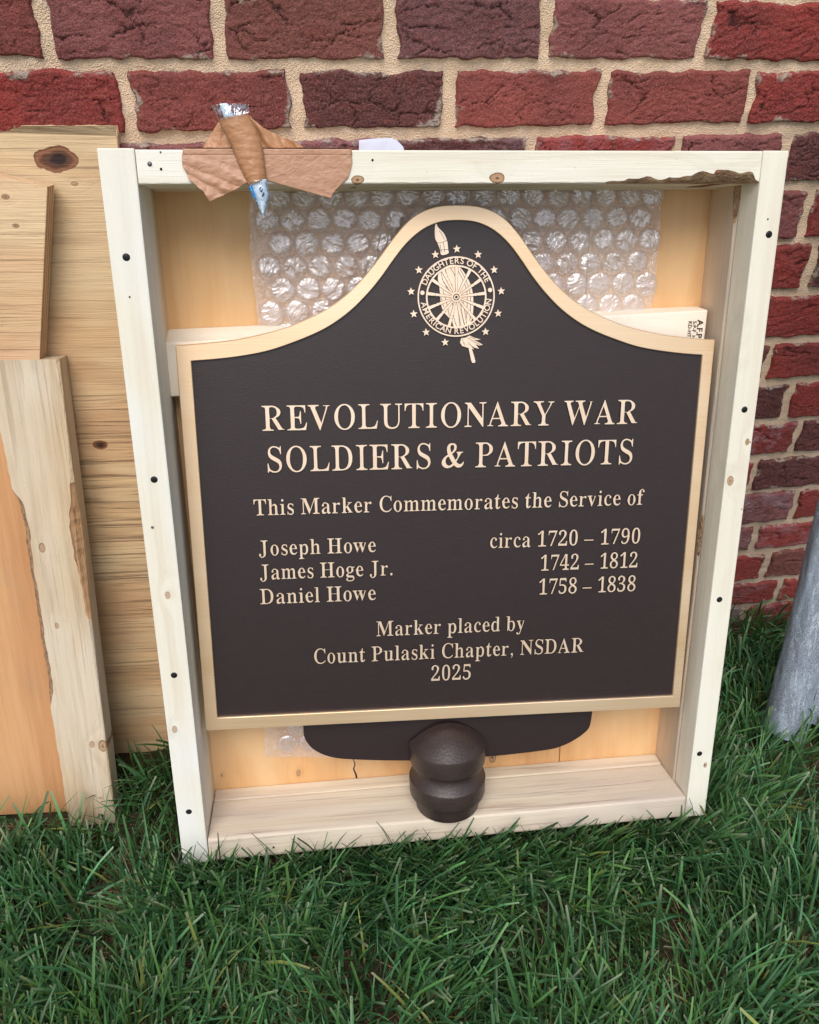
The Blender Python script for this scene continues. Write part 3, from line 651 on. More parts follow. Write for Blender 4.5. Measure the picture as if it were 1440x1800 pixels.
def slim(cs, k, c):
    """redraws the bold letter lighter: a stroke t wide becomes k*t + c wide, judged edge by edge"""
    if not cs: return cs
    s = 1 if area(max(cs, key=lambda p: abs(area(p)))) > 0 else -1
    A_ = np.concatenate(cs); B_ = np.concatenate([np.roll(P, -1, 0) for P in cs]); E_ = B_ - A_
    out = []
    for P in cs:
        e = np.roll(P, -1, 0) - P; ln = np.linalg.norm(e, axis=1)[:, None] + 1e-9
        nrm = s * np.stack([e[:, 1], -e[:, 0]], 1) / ln; mid = P + e / 2; d = np.zeros(len(P))
        for i in range(len(P)):
            r = -nrm[i]; w_ = A_ - mid[i]; den = r[0] * E_[:, 1] - r[1] * E_[:, 0]; den = np.where(np.abs(den) < 1e-6, 1e-6, den)
            t = (w_[:, 0] * E_[:, 1] - w_[:, 1] * E_[:, 0]) / den; u = (w_[:, 0] * r[1] - w_[:, 1] * r[0]) / den
            ok = (t > 2.0) & (u >= 0) & (u <= 1); th = t[ok].min() if ok.any() else 999.0
            d[i] = ((k - 1) * th + c) / 2 if th < 190 else 0.0
        d = (np.roll(d, 1) + 2 * d + np.roll(d, -1)) / 4 if len(d) > 14 else d
        n1 = np.roll(nrm, 1, 0); d1 = np.roll(d, 1); det = n1[:, 0] * nrm[:, 1] - n1[:, 1] * nrm[:, 0]
        par = np.abs(det) < 0.35; dt = np.where(par, 1.0, det)
        v = np.stack([(d1 * nrm[:, 1] - d * n1[:, 1]) / dt, (n1[:, 0] * d - nrm[:, 0] * d1) / dt], 1)
        m = n1 + nrm; m /= np.maximum(np.linalg.norm(m, axis=1)[:, None], 0.5)
        v = np.where(par[:, None], m * ((d + d1) / 2)[:, None], v)
        L_ = np.linalg.norm(v, axis=1)[:, None] + 1e-9; lim = 1.5 * np.maximum(np.abs(d), np.abs(d1))[:, None]; v = v * np.minimum(1, lim / L_)
        out.append(P + v)
    return out
CACHE = {}; SLIM = (0.62, 20)
AMP_O = [(480, 560), (455, 440), (460, 330), (500, 230), (580, 170), (700, 150), (820, 175), (885, 240), (900, 330), (870, 430), (790, 510), (690, 580)]
AMP_O2 = [(760, 690), (845, 835), (930, 740), (955, 640), (930, 560), (885, 512), (885, 502), (1205, 502), (1205, 515), (1110, 560), (1050, 640), (890, 895), (950, 960), (1050, 1000), (1130, 980), (1180, 930), (1205, 890), (1230, 910), (1228, 960), (1190, 1040), (1110, 1110), (1000, 1135), (900, 1120), (775, 1035), (650, 1110), (480, 1148), (350, 1120), (250, 1045), (210, 950), (240, 820), (330, 710), (430, 645), (505, 600)]
AMP_H = [[(605, 300), (640, 240), (710, 215), (770, 250), (790, 330), (760, 430), (660, 525), (615, 420)], [(540, 680), (628, 830), (720, 960), (620, 1030), (540, 1050), (440, 1000), (390, 910), (400, 790), (460, 710)]]
def glyph(ch):
    if ch in CACHE: return CACHE[ch]
    if ch == ' ': r = (250, 0, 0, [])
    elif ch == '&':
        f = lambda L: np.array([((x - 205) * 0.70, (1140 - y) * 0.685) for x, y in L])
        cs = [f(AMP_O + AMP_O2)] + [f(h_) for h_ in AMP_H]; r = (760, 0, 720, cs)
    elif ch == '.': r = (250, 70, 180, [np.array([(125 + 58 * math.cos(a), 48 + 58 * math.sin(a)) for a in np.linspace(0, 2 * math.pi, 15)[:-1]])])
    elif ch == ',': r = (250, 60, 190, [np.array([(125 - 52, 60), (95, 98), (130, 108), (170, 90), (188, 45), (178, -20), (140, -85), (88, -125), (80, -110), (118, -70), (140, -20), (138, 2), (110, 0), (82, 20)], float)])
    elif ch == '–': r = (540, 10, 530, [np.array([(10, 200), (520, 200), (520, 246), (10, 246)], float)])
    else:
        a_, x0, x1, sp = GLYPH[ch]; cs = slim([bez(s) for s in sp], *SLIM); r = (a_, x0, x1, cs)
    CACHE[ch] = r; return r
CAPH = max(p[1] for s_ in GLYPH['H'][3] for p in np.array(s_).reshape(-1, 3, 2)[:, 1])
def text_line(body, x0, x1, zbase, cap, y=0.0040, raise_=0.0028, label=None):
    em = cap / CAPH
    adv = []; 
    for ch in body:
        a_, g0, g1, cs = glyph(ch); adv.append(max(a_, g1 + 14) if cs else a_)
    inner = [g for g in body]
    nat = sum(adv) - glyph(body[0])[1] - (adv[-1] - glyph(body[-1])[2])
    tgt = (x1 - x0) / em
    sx = min(1.04, max(0.80, tgt / nat)) * 0.95; track = (tgt / sx - nat) / max(1, len(body) - 1)
    cu = bpy.data.curves.new('lettering', 'CURVE'); cu.dimensions = '2D'; cu.fill_mode = 'BOTH'
    cu.extrude = raise_ / 2
    x = -glyph(body[0])[1]
    for ch, a_ in zip(body, adv):
        for P in glyph(ch)[3]:
            sp = cu.splines.new('POLY'); sp.points.add(len(P) - 1); sp.use_cyclic_u = True
            sp.points.foreach_set('co', np.c_[(P[:, 0] + x) * em * sx, P[:, 1] * em, np.zeros(len(P)), np.ones(len(P))].ravel())
        x += a_ + track
    o = bpy.data.objects.new('l', cu); C.objects.link(o)
    dg = bpy.context.evaluated_depsgraph_get(); me = bpy.data.meshes.new_from_object(o.evaluated_get(dg)); bpy.data.objects.remove(o)
    m = Matrix(((1, 0, 0, x0), (0, 0, -1, y - raise_ / 2), (0, 1, 0, zbase), (0, 0, 0, 1)))
    me.materials.clear(); me.materials.append(m_letter); me.materials.append(m_line)
    me.polygons.foreach_set('material_index', [0 if p.normal.z > 0.4 else 1 for p in me.polygons])
    r = link('raised_lettering', me, None, plq, m)
    if label: r['label'] = label
    print('line', body, 'sx %.3f track %.1f' % (sx, track))
LINES = [('REVOLUTIONARY WAR', (462, 757), (1121, 745), 44), ('SOLDIERS & PATRIOTS', (471, 830), (1112, 815), 44.5), ('This Marker Commemorates the Service of', (447, 906), (1132, 887), 28),
         ('Joseph Howe', (455, 977), (661, 970), 26.5), ('James Hoge Jr.', (457, 1019), (690, 1011), 26.5), ('Daniel Howe', (458, 1062), (661, 1054.5), 26.5),
         ('circa 1720 – 1790', (861, 963), (1125, 955.5), 26.5), ('1742 – 1812', (950, 1003), (1120, 997.5), 26.5), ('1758 – 1838', (947, 1045), (1117, 1039), 26.5),
         ('Marker placed by', (662, 1118), (922, 1108), 26), ('Count Pulaski Chapter, NSDAR', (552, 1166), (1026, 1147), 26), ('2025', (758, 1197), (828, 1194), 26)]
for body, a_, b_, hp in LINES:
    CACHE.clear(); SLIM = (0.53, 18) if hp > 40 else (0.55, 22)
    p0 = local(PLF, *a_, 0.0015); p1 = local(PLF, *b_, 0.0015); pt = local(PLF, a_[0], a_[1] - hp, 0.0015)
    text_line(body, p0[0], p1[0], (p0[1] + p1[1]) / 2, pt[1] - p0[1], label='raised line reading ' + body)

# emblem: wheel and distaff
EX, EZ = local(PLF, 802, 522, 0.003); ER = 0.0510
ytop = 0.0012
def eprism(name, pts, y0, y1, mat, parent): return prism(name, [(EX + p[0], EZ + p[1]) for p in pts], y0, y1, mat, parent)
def annulus(name, r0, r1, y0, y1, mat, parent, seg=96, c=(0, 0)):
    V = []; F = []
    for r, y in ((r0, y1), (r0, y0), (r1, y0), (r1, y1)):
        V += [(EX + c[0] + r * math.cos(2 * math.pi * k / seg), y, EZ + c[1] + r * math.sin(2 * math.pi * k / seg)) for k in range(seg)]
    for i in range(4):
        j = (i + 1) % 4; F += [(i * seg + k, i * seg + (k + 1) % seg, j * seg + (k + 1) % seg, j * seg + k) for k in range(seg)]
    me = mesh(name, V, F); bm = bmesh.new(); bm.from_mesh(me); bmesh.ops.recalc_face_normals(bm, faces=bm.faces); bm.to_mesh(me); bm.free()
    return link(name, me, mat, parent)
annulus_edge = 0
emb = annulus('emblem', 0.965 * ER, 1.0 * ER, ytop, 0.0042, m_letter, plq)
emb['label'] = 'raised round emblem of a spinning wheel crossed by a distaff'
annulus('wheel_rim', 0.745 * ER, 0.785 * ER, ytop, 0.0042, m_letter, emb)
s6 = ER / 411.0   # scale of coordinates traced from the enlarged emblem
tr = lambda L: [((x - 731) * s6, (856 - y) * s6 * 0.985) for x, y in L]
# distaff pieces lie lower than wheel rim and spokes
wool = tr(catmull([(560, 590), (640, 535), (740, 530), (810, 600), (870, 700), (905, 800), (915, 900), (915, 1010), (900, 1100), (850, 1160), (770, 1180), (710, 1165), (690, 1110), (650, 1065), (600, 1010), (570, 930), (560, 830), (550, 740), (535, 650)], 5, True))
eprism('wool', wool, 0.0026, 0.0042, m_letter, emb)
for L in ([(570, 600), (590, 690), (640, 760), (700, 850)], [(610, 560), (640, 650), (690, 740)], [(660, 545), (720, 650), (735, 760), (730, 850)], [(720, 540), (790, 660), (840, 780), (850, 900), (845, 1080)], [(770, 570), (840, 700), (880, 830), (885, 1000), (880, 1110)],
          [(700, 1040), (720, 1110), (740, 1165)], [(740, 900), (760, 1030), (770, 1170)], [(780, 930), (800, 1050), (830, 1160)], [(590, 790), (620, 880), (640, 960), (660, 1050)], [(570, 860), (600, 960)], [(800, 880), (820, 980), (850, 1150)], [(600, 700), (650, 800)], [(690, 900), (700, 1000), (690, 1090)]):
    c_ = np.array(tr(catmull(L, 4))); t = np.gradient(c_, axis=0); t /= np.linalg.norm(t, axis=1)[:, None]; nn = np.stack([-t[:, 1], t[:, 0]], 1) * 0.00032
    eprism('groove', [tuple(p) for p in np.r_[c_ + nn, (c_ - nn)[::-1]]], 0.00245, 0.0030, m_line, emb)
tip = tr(catmull([(512, 112), (535, 150), (590, 205), (615, 250), (632, 300), (640, 370), (645, 405), (600, 425), (565, 418), (552, 360), (530, 310), (505, 260), (500, 200), (503, 140)], 4, True))
eprism('distaff_tip', tip, 0.0016, 0.0042, m_letter, emb)
for L in ([(525, 300), (560, 305), (600, 290), (630, 275)], [(545, 380), (590, 372), (640, 370)], [(555, 320), (570, 400)], [(590, 300), (605, 400)], [(545, 180), (580, 230), (600, 270)]):
    c_ = np.array(tr(catmull(L, 4))); t = np.gradient(c_, axis=0); t /= np.linalg.norm(t, axis=1)[:, None]; nn = np.stack([-t[:, 1], t[:, 0]], 1) * 0.00028
    eprism('groove', [tuple(p) for p in np.r_[c_ + nn, (c_ - nn)[::-1]]], 0.00145, 0.0020, m_line, emb)
tass = tr([(790, 1290), (840, 1285), (880, 1262), (930, 1285), (1000, 1305), (960, 1312), (925, 1310), (980, 1335), (1025, 1362), (990, 1370), (945, 1355), (985, 1405), (935, 1392), (900, 1370), (930, 1410), (890, 1400), (850, 1388), (800, 1372), (778, 1335)])
eprism('tassel', tass, 0.0016, 0.0042, m_letter, emb)
for L in ([(800, 1300), (830, 1370)], [(840, 1290), (880, 1350), (925, 1400)], [(860, 1285), (930, 1330), (1000, 1360)], [(880, 1275), (940, 1300)]):
    c_ = np.array(tr(catmull(L, 4))); t = np.gradient(c_, axis=0); t /= np.linalg.norm(t, axis=1)[:, None]; nn = np.stack([-t[:, 1], t[:, 0]], 1) * 0.00028
    eprism('groove', [tuple(p) for p in np.r_[c_ + nn, (c_ - nn)[::-1]]], 0.00145, 0.0020, m_line, emb)
eprism('distaff_stick', tr([(872, 1398), (905, 1402), (925, 1460), (948, 1540), (940, 1556), (915, 1556), (903, 1535)]), 0.0016, 0.0042, m_letter, emb)
for k in range(13):
    a = math.pi / 2 - 2 * math.pi * k / 13
    d = np.array([math.cos(a), math.sin(a)]); p = np.array([-d[1], d[0]])
    prof = [(0.10, .014), (0.44, .034), (0.47, .020), (0.49, .034), (0.52, .036), (0.545, .020), (0.57, .034), (0.745, .040)]
    pts = [d * r * ER + p * w * ER for r, w in prof] + [d * r * ER - p * w * ER for r, w in prof[::-1]]
    eprism('spoke', pts, 0.0014, 0.0041, m_letter, emb)
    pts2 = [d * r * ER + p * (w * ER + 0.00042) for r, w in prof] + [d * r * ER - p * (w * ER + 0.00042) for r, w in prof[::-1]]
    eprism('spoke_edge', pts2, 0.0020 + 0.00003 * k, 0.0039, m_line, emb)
    st = []
    off = a + (0.0)
    cs_ = d * (1.175 * ER)
    for j in range(10):
        r = 0.105 * ER if j % 2 == 0 else 0.045 * ER
        b = math.pi / 2 + 0.08 + j * math.pi / 5; st.append((cs_[0] + r * math.cos(b), cs_[1] + r * math.sin(b)))
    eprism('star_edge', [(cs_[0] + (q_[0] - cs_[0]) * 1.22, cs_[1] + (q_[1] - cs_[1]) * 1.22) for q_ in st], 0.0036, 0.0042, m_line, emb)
    eprism('star', st, 0.0011 if k != 6 else 0.0009, 0.0041, m_letter, emb)
annulus('hub', 0.085 * ER, 0.125 * ER, 0.0007, 0.0041, m_letter, emb, 40)
annulus('hub', 0.035 * ER, 0.062 * ER, 0.0007, 0.0041, m_letter, emb, 32)
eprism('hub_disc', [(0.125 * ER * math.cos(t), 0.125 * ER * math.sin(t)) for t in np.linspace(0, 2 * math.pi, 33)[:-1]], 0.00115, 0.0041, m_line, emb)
for sx_ in (-1, 1): eprism('dot', [(sx_ * 0.875 * ER + 0.055 * ER * math.cos(t), (0.11 if sx_ < 0 else 0.17) * ER + 0.055 * ER * math.sin(t)) for t in np.linspace(0, 2 * math.pi, 21)[:-1]], 0.0013, 0.0041, m_letter, emb)
# circular lettering, built in sans face
def arc_text(body, ang0, ang1, inward):
    size = 0.150 * ER; n_ = len(body)
    ws = []
    for ch in body: ws.append({'I': 0.45, ' ': 0.42, 'M': 1.25, 'O': 1.12, 'G': 1.1, 'U': 1.05, 'N': 1.1, 'D': 1.08, 'H': 1.05, 'C': 1.05, 'L': .85, 'E': .92, 'F': .86, 'T': .92, 'S': .95}.get(ch, 1.0))
    tot = sum(ws); pos = 0
    bigm = []; V = []; F = []
    for ch, w in zip(body, ws):
        t = (pos + w / 2) / tot; pos += w
        if ch == ' ': continue
        a = ang0 + (ang1 - ang0) * t
        cu = bpy.data.curves.new('c', 'FONT'); cu.body = ch; cu.size = size * 1.38; cu.align_x = 'CENTER'; cu.extrude = 0.0012; cu.offset = 0.00012
        o = bpy.data.objects.new('c', cu); C.objects.link(o)
        dg = bpy.context.evaluated_depsgraph_get(); me = bpy.data.meshes.new_from_object(o.evaluated_get(dg)); bpy.data.objects.remove(o); bpy.data.curves.remove(cu)
        up = 1 if inward else -1
        r = (0.825 if inward else 0.925) * ER
        rx = np.array([math.sin(a), -math.cos(a)]) * up; ru = np.array([math.cos(a), math.sin(a)]) * up; c0 = np.array([math.cos(a), math.sin(a)]) * r
        b0 = len(V)
        for v in me.vertices:
            q = c0 + rx * v.co.x + ru * v.co.y; V.append((EX + q[0], 0.0026 - v.co.z, EZ + q[1]))
        F += [tuple(b0 + i for i in p.vertices) for p in me.polygons]
        bpy.data.meshes.remove(me)
    o = link('ring_lettering', mesh('ring_lettering', V, F), m_letter, emb); o['label'] = 'small sans lettering reading ' + body
arc_text('DAUGHTERS OF THE', math.radians(160), math.radians(24), True)
arc_text('AMERICAN REVOLUTION', math.radians(188), math.radians(357), False)

# ================================================================== bubble wrap
T = NT('clear_film'); obj = T.n('TexCoord').outputs['Object']
w1 = T.noise(T.coord((60, 60, 26), src=obj), 1.0, 3, 0.6, 1.2); w2 = T.noise(T.coord((160, 60, 110), src=obj), 1.0, 3, 0.6, 0.8)
nor = T.bump(T.math('ADD', w1, T.math('MULTIPLY', w2, 0.8)), 0.30, 0.006)
gl = T.n('BsdfGlossy'); gl.inputs['Roughness'].default_value = 0.24; gl.inputs['Color'].default_value = (1, 1, 1, 1); T.put(gl.inputs['Normal'], nor)
tp = T.n('BsdfTransparent'); tp.inputs['Color'].default_value = (0.97, 0.965, 0.955, 1)
df = T.n('BsdfDiffuse'); df.inputs['Color'].default_value = (0.90, 0.88, 0.93, 1)
ms1 = T.n('MixShader'); T.put(ms1.inputs[0], 0.15); T.t.links.new(tp.outputs[0], ms1.inputs[1]); T.t.links.new(df.outputs[0], ms1.inputs[2])
ms = T.n('MixShader'); ms.inputs[0].default_value = 0.23; T.t.links.new(ms1.outputs[0], ms.inputs[1]); T.t.links.new(gl.outputs[0], ms.inputs[2])
T.t.links.new(ms.outputs[0], T.out.inputs[0]); m_film = T.m
m_flat = m_film.copy(); m_flat.name = 'flat_film'
for nd in m_flat.node_tree.nodes:
    if nd.type == 'MIX_SHADER' and abs(nd.inputs[0].default_value - 0.23) < 0.001: nd.inputs[0].default_value = 0.13
    if nd.type == 'BUMP': nd.inputs['Strength'].default_value = 0.9
YB = DI - 0.004
T = NT('packet_film'); pf_n = T.noise(T.coord((90, 90, 45)), 1.0, 2, 0.5, 0.8)
gl = T.n('BsdfGlossy'); gl.inputs['Roughness'].default_value = 0.08; gl.inputs['Color'].default_value = (1, 1, 1, 1); T.put(gl.inputs['Normal'], T.bump(pf_n, 0.5, 0.003))
tp = T.n('BsdfTransparent'); tp.inputs['Color'].default_value = (0.93, 0.94, 0.96, 1); ms = T.n('MixShader'); ms.inputs[0].default_value = 0.11
T.t.links.new(tp.outputs[0], ms.inputs[1]); T.t.links.new(gl.outputs[0], ms.inputs[2]); T.t.links.new(ms.outputs[0], T.out.inputs[0]); m_pf = T.m
bwrap = tag(empty('bubble_wrap', CRF), 'sheet of clear bubble wrap lying between the plaque and the orange plywood back', 'bubble wrap')
lft = [CL(437, 333, YB), CL(440, 450, YB), CL(455, 575, YB), CL(466, 700, YB), CL(470, 1000, YB), CL(466, 1280, YB), CL(465, 1330, YB)]
rgt = [CL(1163, 333, YB), CL(1160, 400, YB), CL(1150, 520, YB), CL(1100, 700, YB), CL(980, 1000, YB), CL(700, 1280, YB), CL(600, 1331, YB)]
nl = 150; L1 = resample(lft, nl); R1 = resample(rgt, nl); nu = 130
U = np.linspace(0, 1, nu)[:, None]
SX = L1[None, :, 0] * (1 - U) + R1[None, :, 0] * U; SZ = L1[None, :, 1] * (1 - U) + R1[None, :, 1] * U
SX = SX + 0.0015 * pn(SZ * 60, U * 30 + 0 * SZ, 41) * (np.abs(2 * U - 1) > 0.97)
SY = YB - 0.0012 * np.abs(fbm(SX * 22, SZ * 30, 42, 3)) - 0.0008 * pn(SX * 90, SZ * 90, 43)
link('film_sheet', fast_mesh('film_sheet', np.stack([SX, SY, SZ], -1).reshape(-1, 3), gridq(nu, nl)), m_flat, bwrap, smooth=True)
def bubble_mesh(seed):
    R, nr, na = 0.0172, 14, 60; V = []
    for i in range(nr):
        t = i / (nr - 1); r = R * (1 - t) ** 0.75 if i else R
        for k in range(na):
            a = 2 * math.pi * k / na
            wob = 1 + 0.05 * float(pn(math.cos(a) * 1.5, math.sin(a) * 1.5, seed))
            h = 0.0070 * (1 - (r / R) ** 8) + 0.0008 * (i == 1)
            h += 0.0016 * float(pn(r * math.cos(a) * 130 + 2.0, r * math.sin(a) * 70, seed + 1)) * min(1, (1 - r / R) * 4)
            h += 0.0010 * float(pn(r * math.cos(a) * 420, r * math.sin(a) * 120, seed + 2)) * (0 if i == 0 else 1)
            h += 0.0006 * math.sin(a * 15 + seed + 3 * float(pn(a * 2, 0.3, seed))) * float(sstep(0.45, 0.85, r / R)) * (1 if i else 0)
            V.append((r * wob * math.cos(a), -h, r * wob * math.sin(a)))
    V.append((0, -0.0072, 0)); F = [(i * na + k, i * na + (k + 1) % na, (i + 1) * na + (k + 1) % na, (i + 1) * na + k) for i in range(nr - 2) for k in range(na)]
    F += [((nr - 2) * na + k, (nr - 2) * na + (k + 1) % na, len(V) - 1) for k in range(na)]
    # drop the degenerate last ring
    me = mesh('bubble', V, F); me.materials.append(m_film); me.polygons.foreach_set('use_smooth', [True] * len(me.polygons)); return me
bms = [bubble_mesh(60 + 7 * i) for i in range(7)]
def inside(x, z):
    t = np.interp(-z, -L1[:, 1], L1[:, 0]); u = np.interp(-z, -R1[:, 1], R1[:, 0]); return t + 0.012 < x < u - 0.010
zt = CL(800, 338, YB)[1]; rr_ = random.Random(3); row = 0; z = zt - 0.004
while z > 0.09:
    x = 0.160 + (0.0168 if row % 2 else 0.0)
    while x < 0.73:
        if inside(x, z) and (z > 0.755 or (z < 0.16)):
            hid = z < 0.16 and x > 0.225
            if not hid:
                o = link('bubble', bms[rr_.randrange(7)], None, bwrap, Matrix.Translation((x + rr_.uniform(-.0007, .0007), YB - 0.0008, z + rr_.uniform(-.0007, .0007))) @ Matrix.Rotation(rr_.uniform(0, 6.28), 4, 'Y') @ Matrix.Diagonal((1, rr_.uniform(0.75, 1.15) * (1 if z > .84 else 0.6), 1, 1)))
        x += 0.0336
    z -= 0.0292; row += 1

# ================================================================== post cap
T = NT('cast_brown'); obj = T.n('TexCoord').outputs['Object']
cn = T.noise(obj, 300, 4, 0.65); cn2 = T.noise(obj, 45, 4, 0.6)
m_cast = T.done(T.mix(cn2, (0.030, 0.019, 0.017), (0.048, 0.032, 0.028)), T.math('ADD', 0.26, T.math('MULTIPLY', cn2, 0.22)), T.bump(T.math('ADD', cn, T.math('MULTIPLY', cn2, 0.5)), 0.55, 0.0014), spec=0.5)
fx, _ = CL(789, 1420, 0.05)
capf = CRF @ Matrix.Translation((0.4050, 0.0365, 0.0372)) @ Matrix.Diagonal((1, 1, 0.945, 1))
cap = tag(empty('post_cap', capf), 'dark brown cast post cap with domed top standing on the crate ledge', 'post cap')
prof = [(.0455, 0), (.0480, .0008), (.0490, .003), (.0492, .0262), (.0500, .0270), (.0572, .0275), (.0582, .0285), (.0588, .0310), (.0592, .0550), (.0588, .0570), (.0575, .0580), (.0560, .0605), (.0535, .0650), (.0510, .0700), (.0495, .0760), (.0500, .0830), (.0520, .0860), (.0565, .0868), (.0575, .0880), (.0580, .0910), (.0585, .1155), (.0582, .1172), (.0568, .1180)]
V, F = lathe(prof, 88); V = [(x, (y if y < 0.0075 else 0.0075) if z > 0.080 else (y if y < 0.045 else 0.045), z) for x, y, z in V]
me = mesh('body', V, F); bm = bmesh.new(); bm.from_mesh(me); bmesh.ops.remove_doubles(bm, verts=bm.verts, dist=1e-6); bmesh.ops.recalc_face_normals(bm, faces=bm.faces)
for f in bm.faces: f.smooth = len(f.verts) <= 4
bm.to_mesh(me); bm.free(); me.set_sharp_from_angle(angle=math.radians(38)); link('body', me, m_cast, cap)
V = []; nr, na = 22, 60
R_ = 0.0566
for i in range(nr):
    for k in range(na):
        # fan over the front half: x across, y towards the viewer
        u = -1 + 2 * k / (na - 1); x = R_ * math.sin(u * math.pi / 2); depth = math.sqrt(max(0, R_ * R_ - x * x)); t = i / (nr - 1)
        y = 0.0070 - t * (depth + 0.0070); rr = math.hypot(x, min(y, 0)) / R_; e = max(0, 1 - rr ** 2)
        z = 0.1182 + 0.0305 * e ** 1.08 + 0.0025 * (1 - t) ** 6
        V.append((x, y, z))
nf = len(V); V += [(V[k][0], 0.0070, 0.110) for k in range(na)]
F = [(i * na + k, i * na + k + 1, (i + 1) * na + k + 1, (i + 1) * na + k) for i in range(nr - 1) for k in range(na - 1)] + [(k, nf + k, nf + k + 1, k + 1) for k in range(na - 1)]
me = mesh('dome', V, F); bm = bmesh.new(); bm.from_mesh(me); bmesh.ops.remove_doubles(bm, verts=bm.verts, dist=1e-6); bmesh.ops.recalc_face_normals(bm, faces=bm.faces); bm.to_mesh(me); bm.free()
link('dome', me, m_cast, cap, smooth=True)
V, F = lathe([(0.0001, 0.0006), (0.0016, 0.0006), (0.0018, -0.001)], 12); V = [(x, -z, y) for x, y, z in V]
link('set_screw', mesh('set_screw', V, F), m_dark, cap, Matrix.Translation((0.0045, -0.0482, 0.0135)))

# ================================================================== left hand boards
def leaner(p1, p2, deg, z=0.004, lift=0.0):
    a = ground_pt(*p1, z); b = ground_pt(*p2, z); d = b - a; d[2] = 0; d = unit(d); back = np.cross([0, 0, 1], d)
    t = math.radians(deg); up = np.array([0, 0, 1]) * math.cos(t) + back * math.sin(t)
    return frame(a, d, up)
FP = leaner((215, 1322), (295, 1318), 8.2)
big = tag(empty('plywood_sheet', FP), 'weathered plywood sheet with dark oval knot, tallest of the boards left of the crate', 'plywood')
q = lambda *p: [local(FP, *a) for a in p]
kA = local(FP, 100, 281); kB = local(FP, 176, 782); kC = local(FP, 131, 323)
m_p1 = wood('weathered_plywood', (0.62, 0.41, 0.215), (0.32, 0.17, 0.08), 'X', 11, ring=95, ringmix=0.50, fibre=0.6, bump=0.9, sfreq=250, slo=0.53, streak=0.65, streakcol=(0.13, 0.075, 0.045), white=(0.66, 0.50, 0.30), blotch=(0.50, 0.30, 0.16),
             knots=[(*kA, 0.0160, 1.0), (*kB, 0.007, 0.96), (*kC, 0.003, 0.6)])
tl = local(FP, 0, 219); trr = local(FP, 196, 219); tr2 = local(FP, 205, 232); brr = local(FP, 299, 1320)
slope = (trr[1] - tl[1]) / (trr[0] - tl[0])
topz = [(tl[0] - 0.35, tl[1] - 0.35 * slope)] + [(x, tl[1] + (x - tl[0]) * slope + 0.0012 * float(pn(x * 90, 2.2, 71)) - 0.0008) for x in np.linspace(tl[0] - 0.3, trr[0], 60)]
outl = topz + [(trr[0] + .002, trr[1] - .002), (trr[0] + 0.005, trr[1] - 0.010), tr2] + [brr, (tl[0] - 0.20, brr[1])]
o = prism('sheet', outl, 0, 0.0095, m_p1, big, 0.0004)
# second plywood offcut
FQ = FP @ Matrix.Translation((0, -0.0370, 0)) @ Matrix.Rotation(math.radians(-0.0), 4, 'X')
off2 = tag(empty('plywood_offcut', FQ), 'small slanted plywood offcut with visible ply edges, before the tall weathered sheet', 'plywood')
m_p2 = wood('offcut_plywood', (0.68, 0.47, 0.26), (0.44, 0.25, 0.12), 'X', 12, ring=70, ringmix=0.50, fibre=0.5, bump=0.9, sfreq=210, slo=0.54, streak=0.6, streakcol=(0.30, 0.13, 0.07), blotch=(0.62, 0.33, 0.19), white=(0.74, 0.56, 0.34),
             knots=[(*local(FQ, 10, 346), 0.003, 0.9), (*local(FQ, 28, 397), 0.0025, 0.9)])
a_ = local(FQ, 0, 311); b_ = local(FQ, 83, 328); c_ = local(FQ, 70, 620); sl = (b_[1] - a_[1]) / (b_[0] - a_[0]); d_ = ((c_[0] - b_[0]) / (c_[1] - b_[1]))
# lies a little off the sheet: its foot stands on the turf
zb_ = local(FQ, 40, 668)[1]
pl = [(a_[0] - 0.3, a_[1] - 0.3 * sl), b_, (b_[0] + d_ * (zb_ - b_[1]), zb_), (a_[0] - 0.3, zb_)]
prism('sheet', pl, 0.0, 0.0044, m_p2, off2, 0.0003)
m_e1 = wood('ply_edge_light', (0.70, 0.50, 0.30), (0.50, 0.30, 0.16), 'Z', 13, ring=200, ringmix=0.6, fibre=0.5, bump=1.0); m_e2 = wood('ply_edge_dark', (0.45, 0.24, 0.13), (0.28, 0.14, 0.08), 'X', 14, ring=200, ringmix=0.6, fibre=0.5, bump=1.0)
for k, (mm, g_) in enumerate(((m_e2, .0007), (m_e1, .0002), (m_e2, .0007), (m_e1, .0003), (m_e2, .0008), (m_e1, .0002))):
    pk = [(p[0] - g_ * (1 if i in (1, 2) else 0), p[1] - g_ * (i in (0, 1))) for i, p in enumerate(pl)]
    prism('veneer', pk, 0.0046 + k * 0.0042, 0.0087 + k * 0.0042, mm, off2)
# orange plywood low on the left
FO = leaner((0, 1433), (115, 1427), 16.0, 0.006)
orp = tag(empty('orange_plywood_piece', FO), 'smooth orange plywood piece on the grass behind the thick rough board', 'plywood')
m_o1 = wood('smooth_orange_ply', (0.60, 0.33, 0.155), (0.42, 0.195, 0.08), 'Z', 15, ring=34, ringmix=0.7, fibre=0.6, bump=0.7, blotch=(0.54, 0.27, 0.12), streak=0.3, sfreq=180, streakcol=(0.40, 0.18, 0.08))
tz = local(FO, 30, 690)[1]
prism('sheet', [(-0.25, 0.0), (0.16, 0.0), (0.155, tz), (-0.25, tz)], 0.0, 0.011, m_o1, orp, 0.0006)
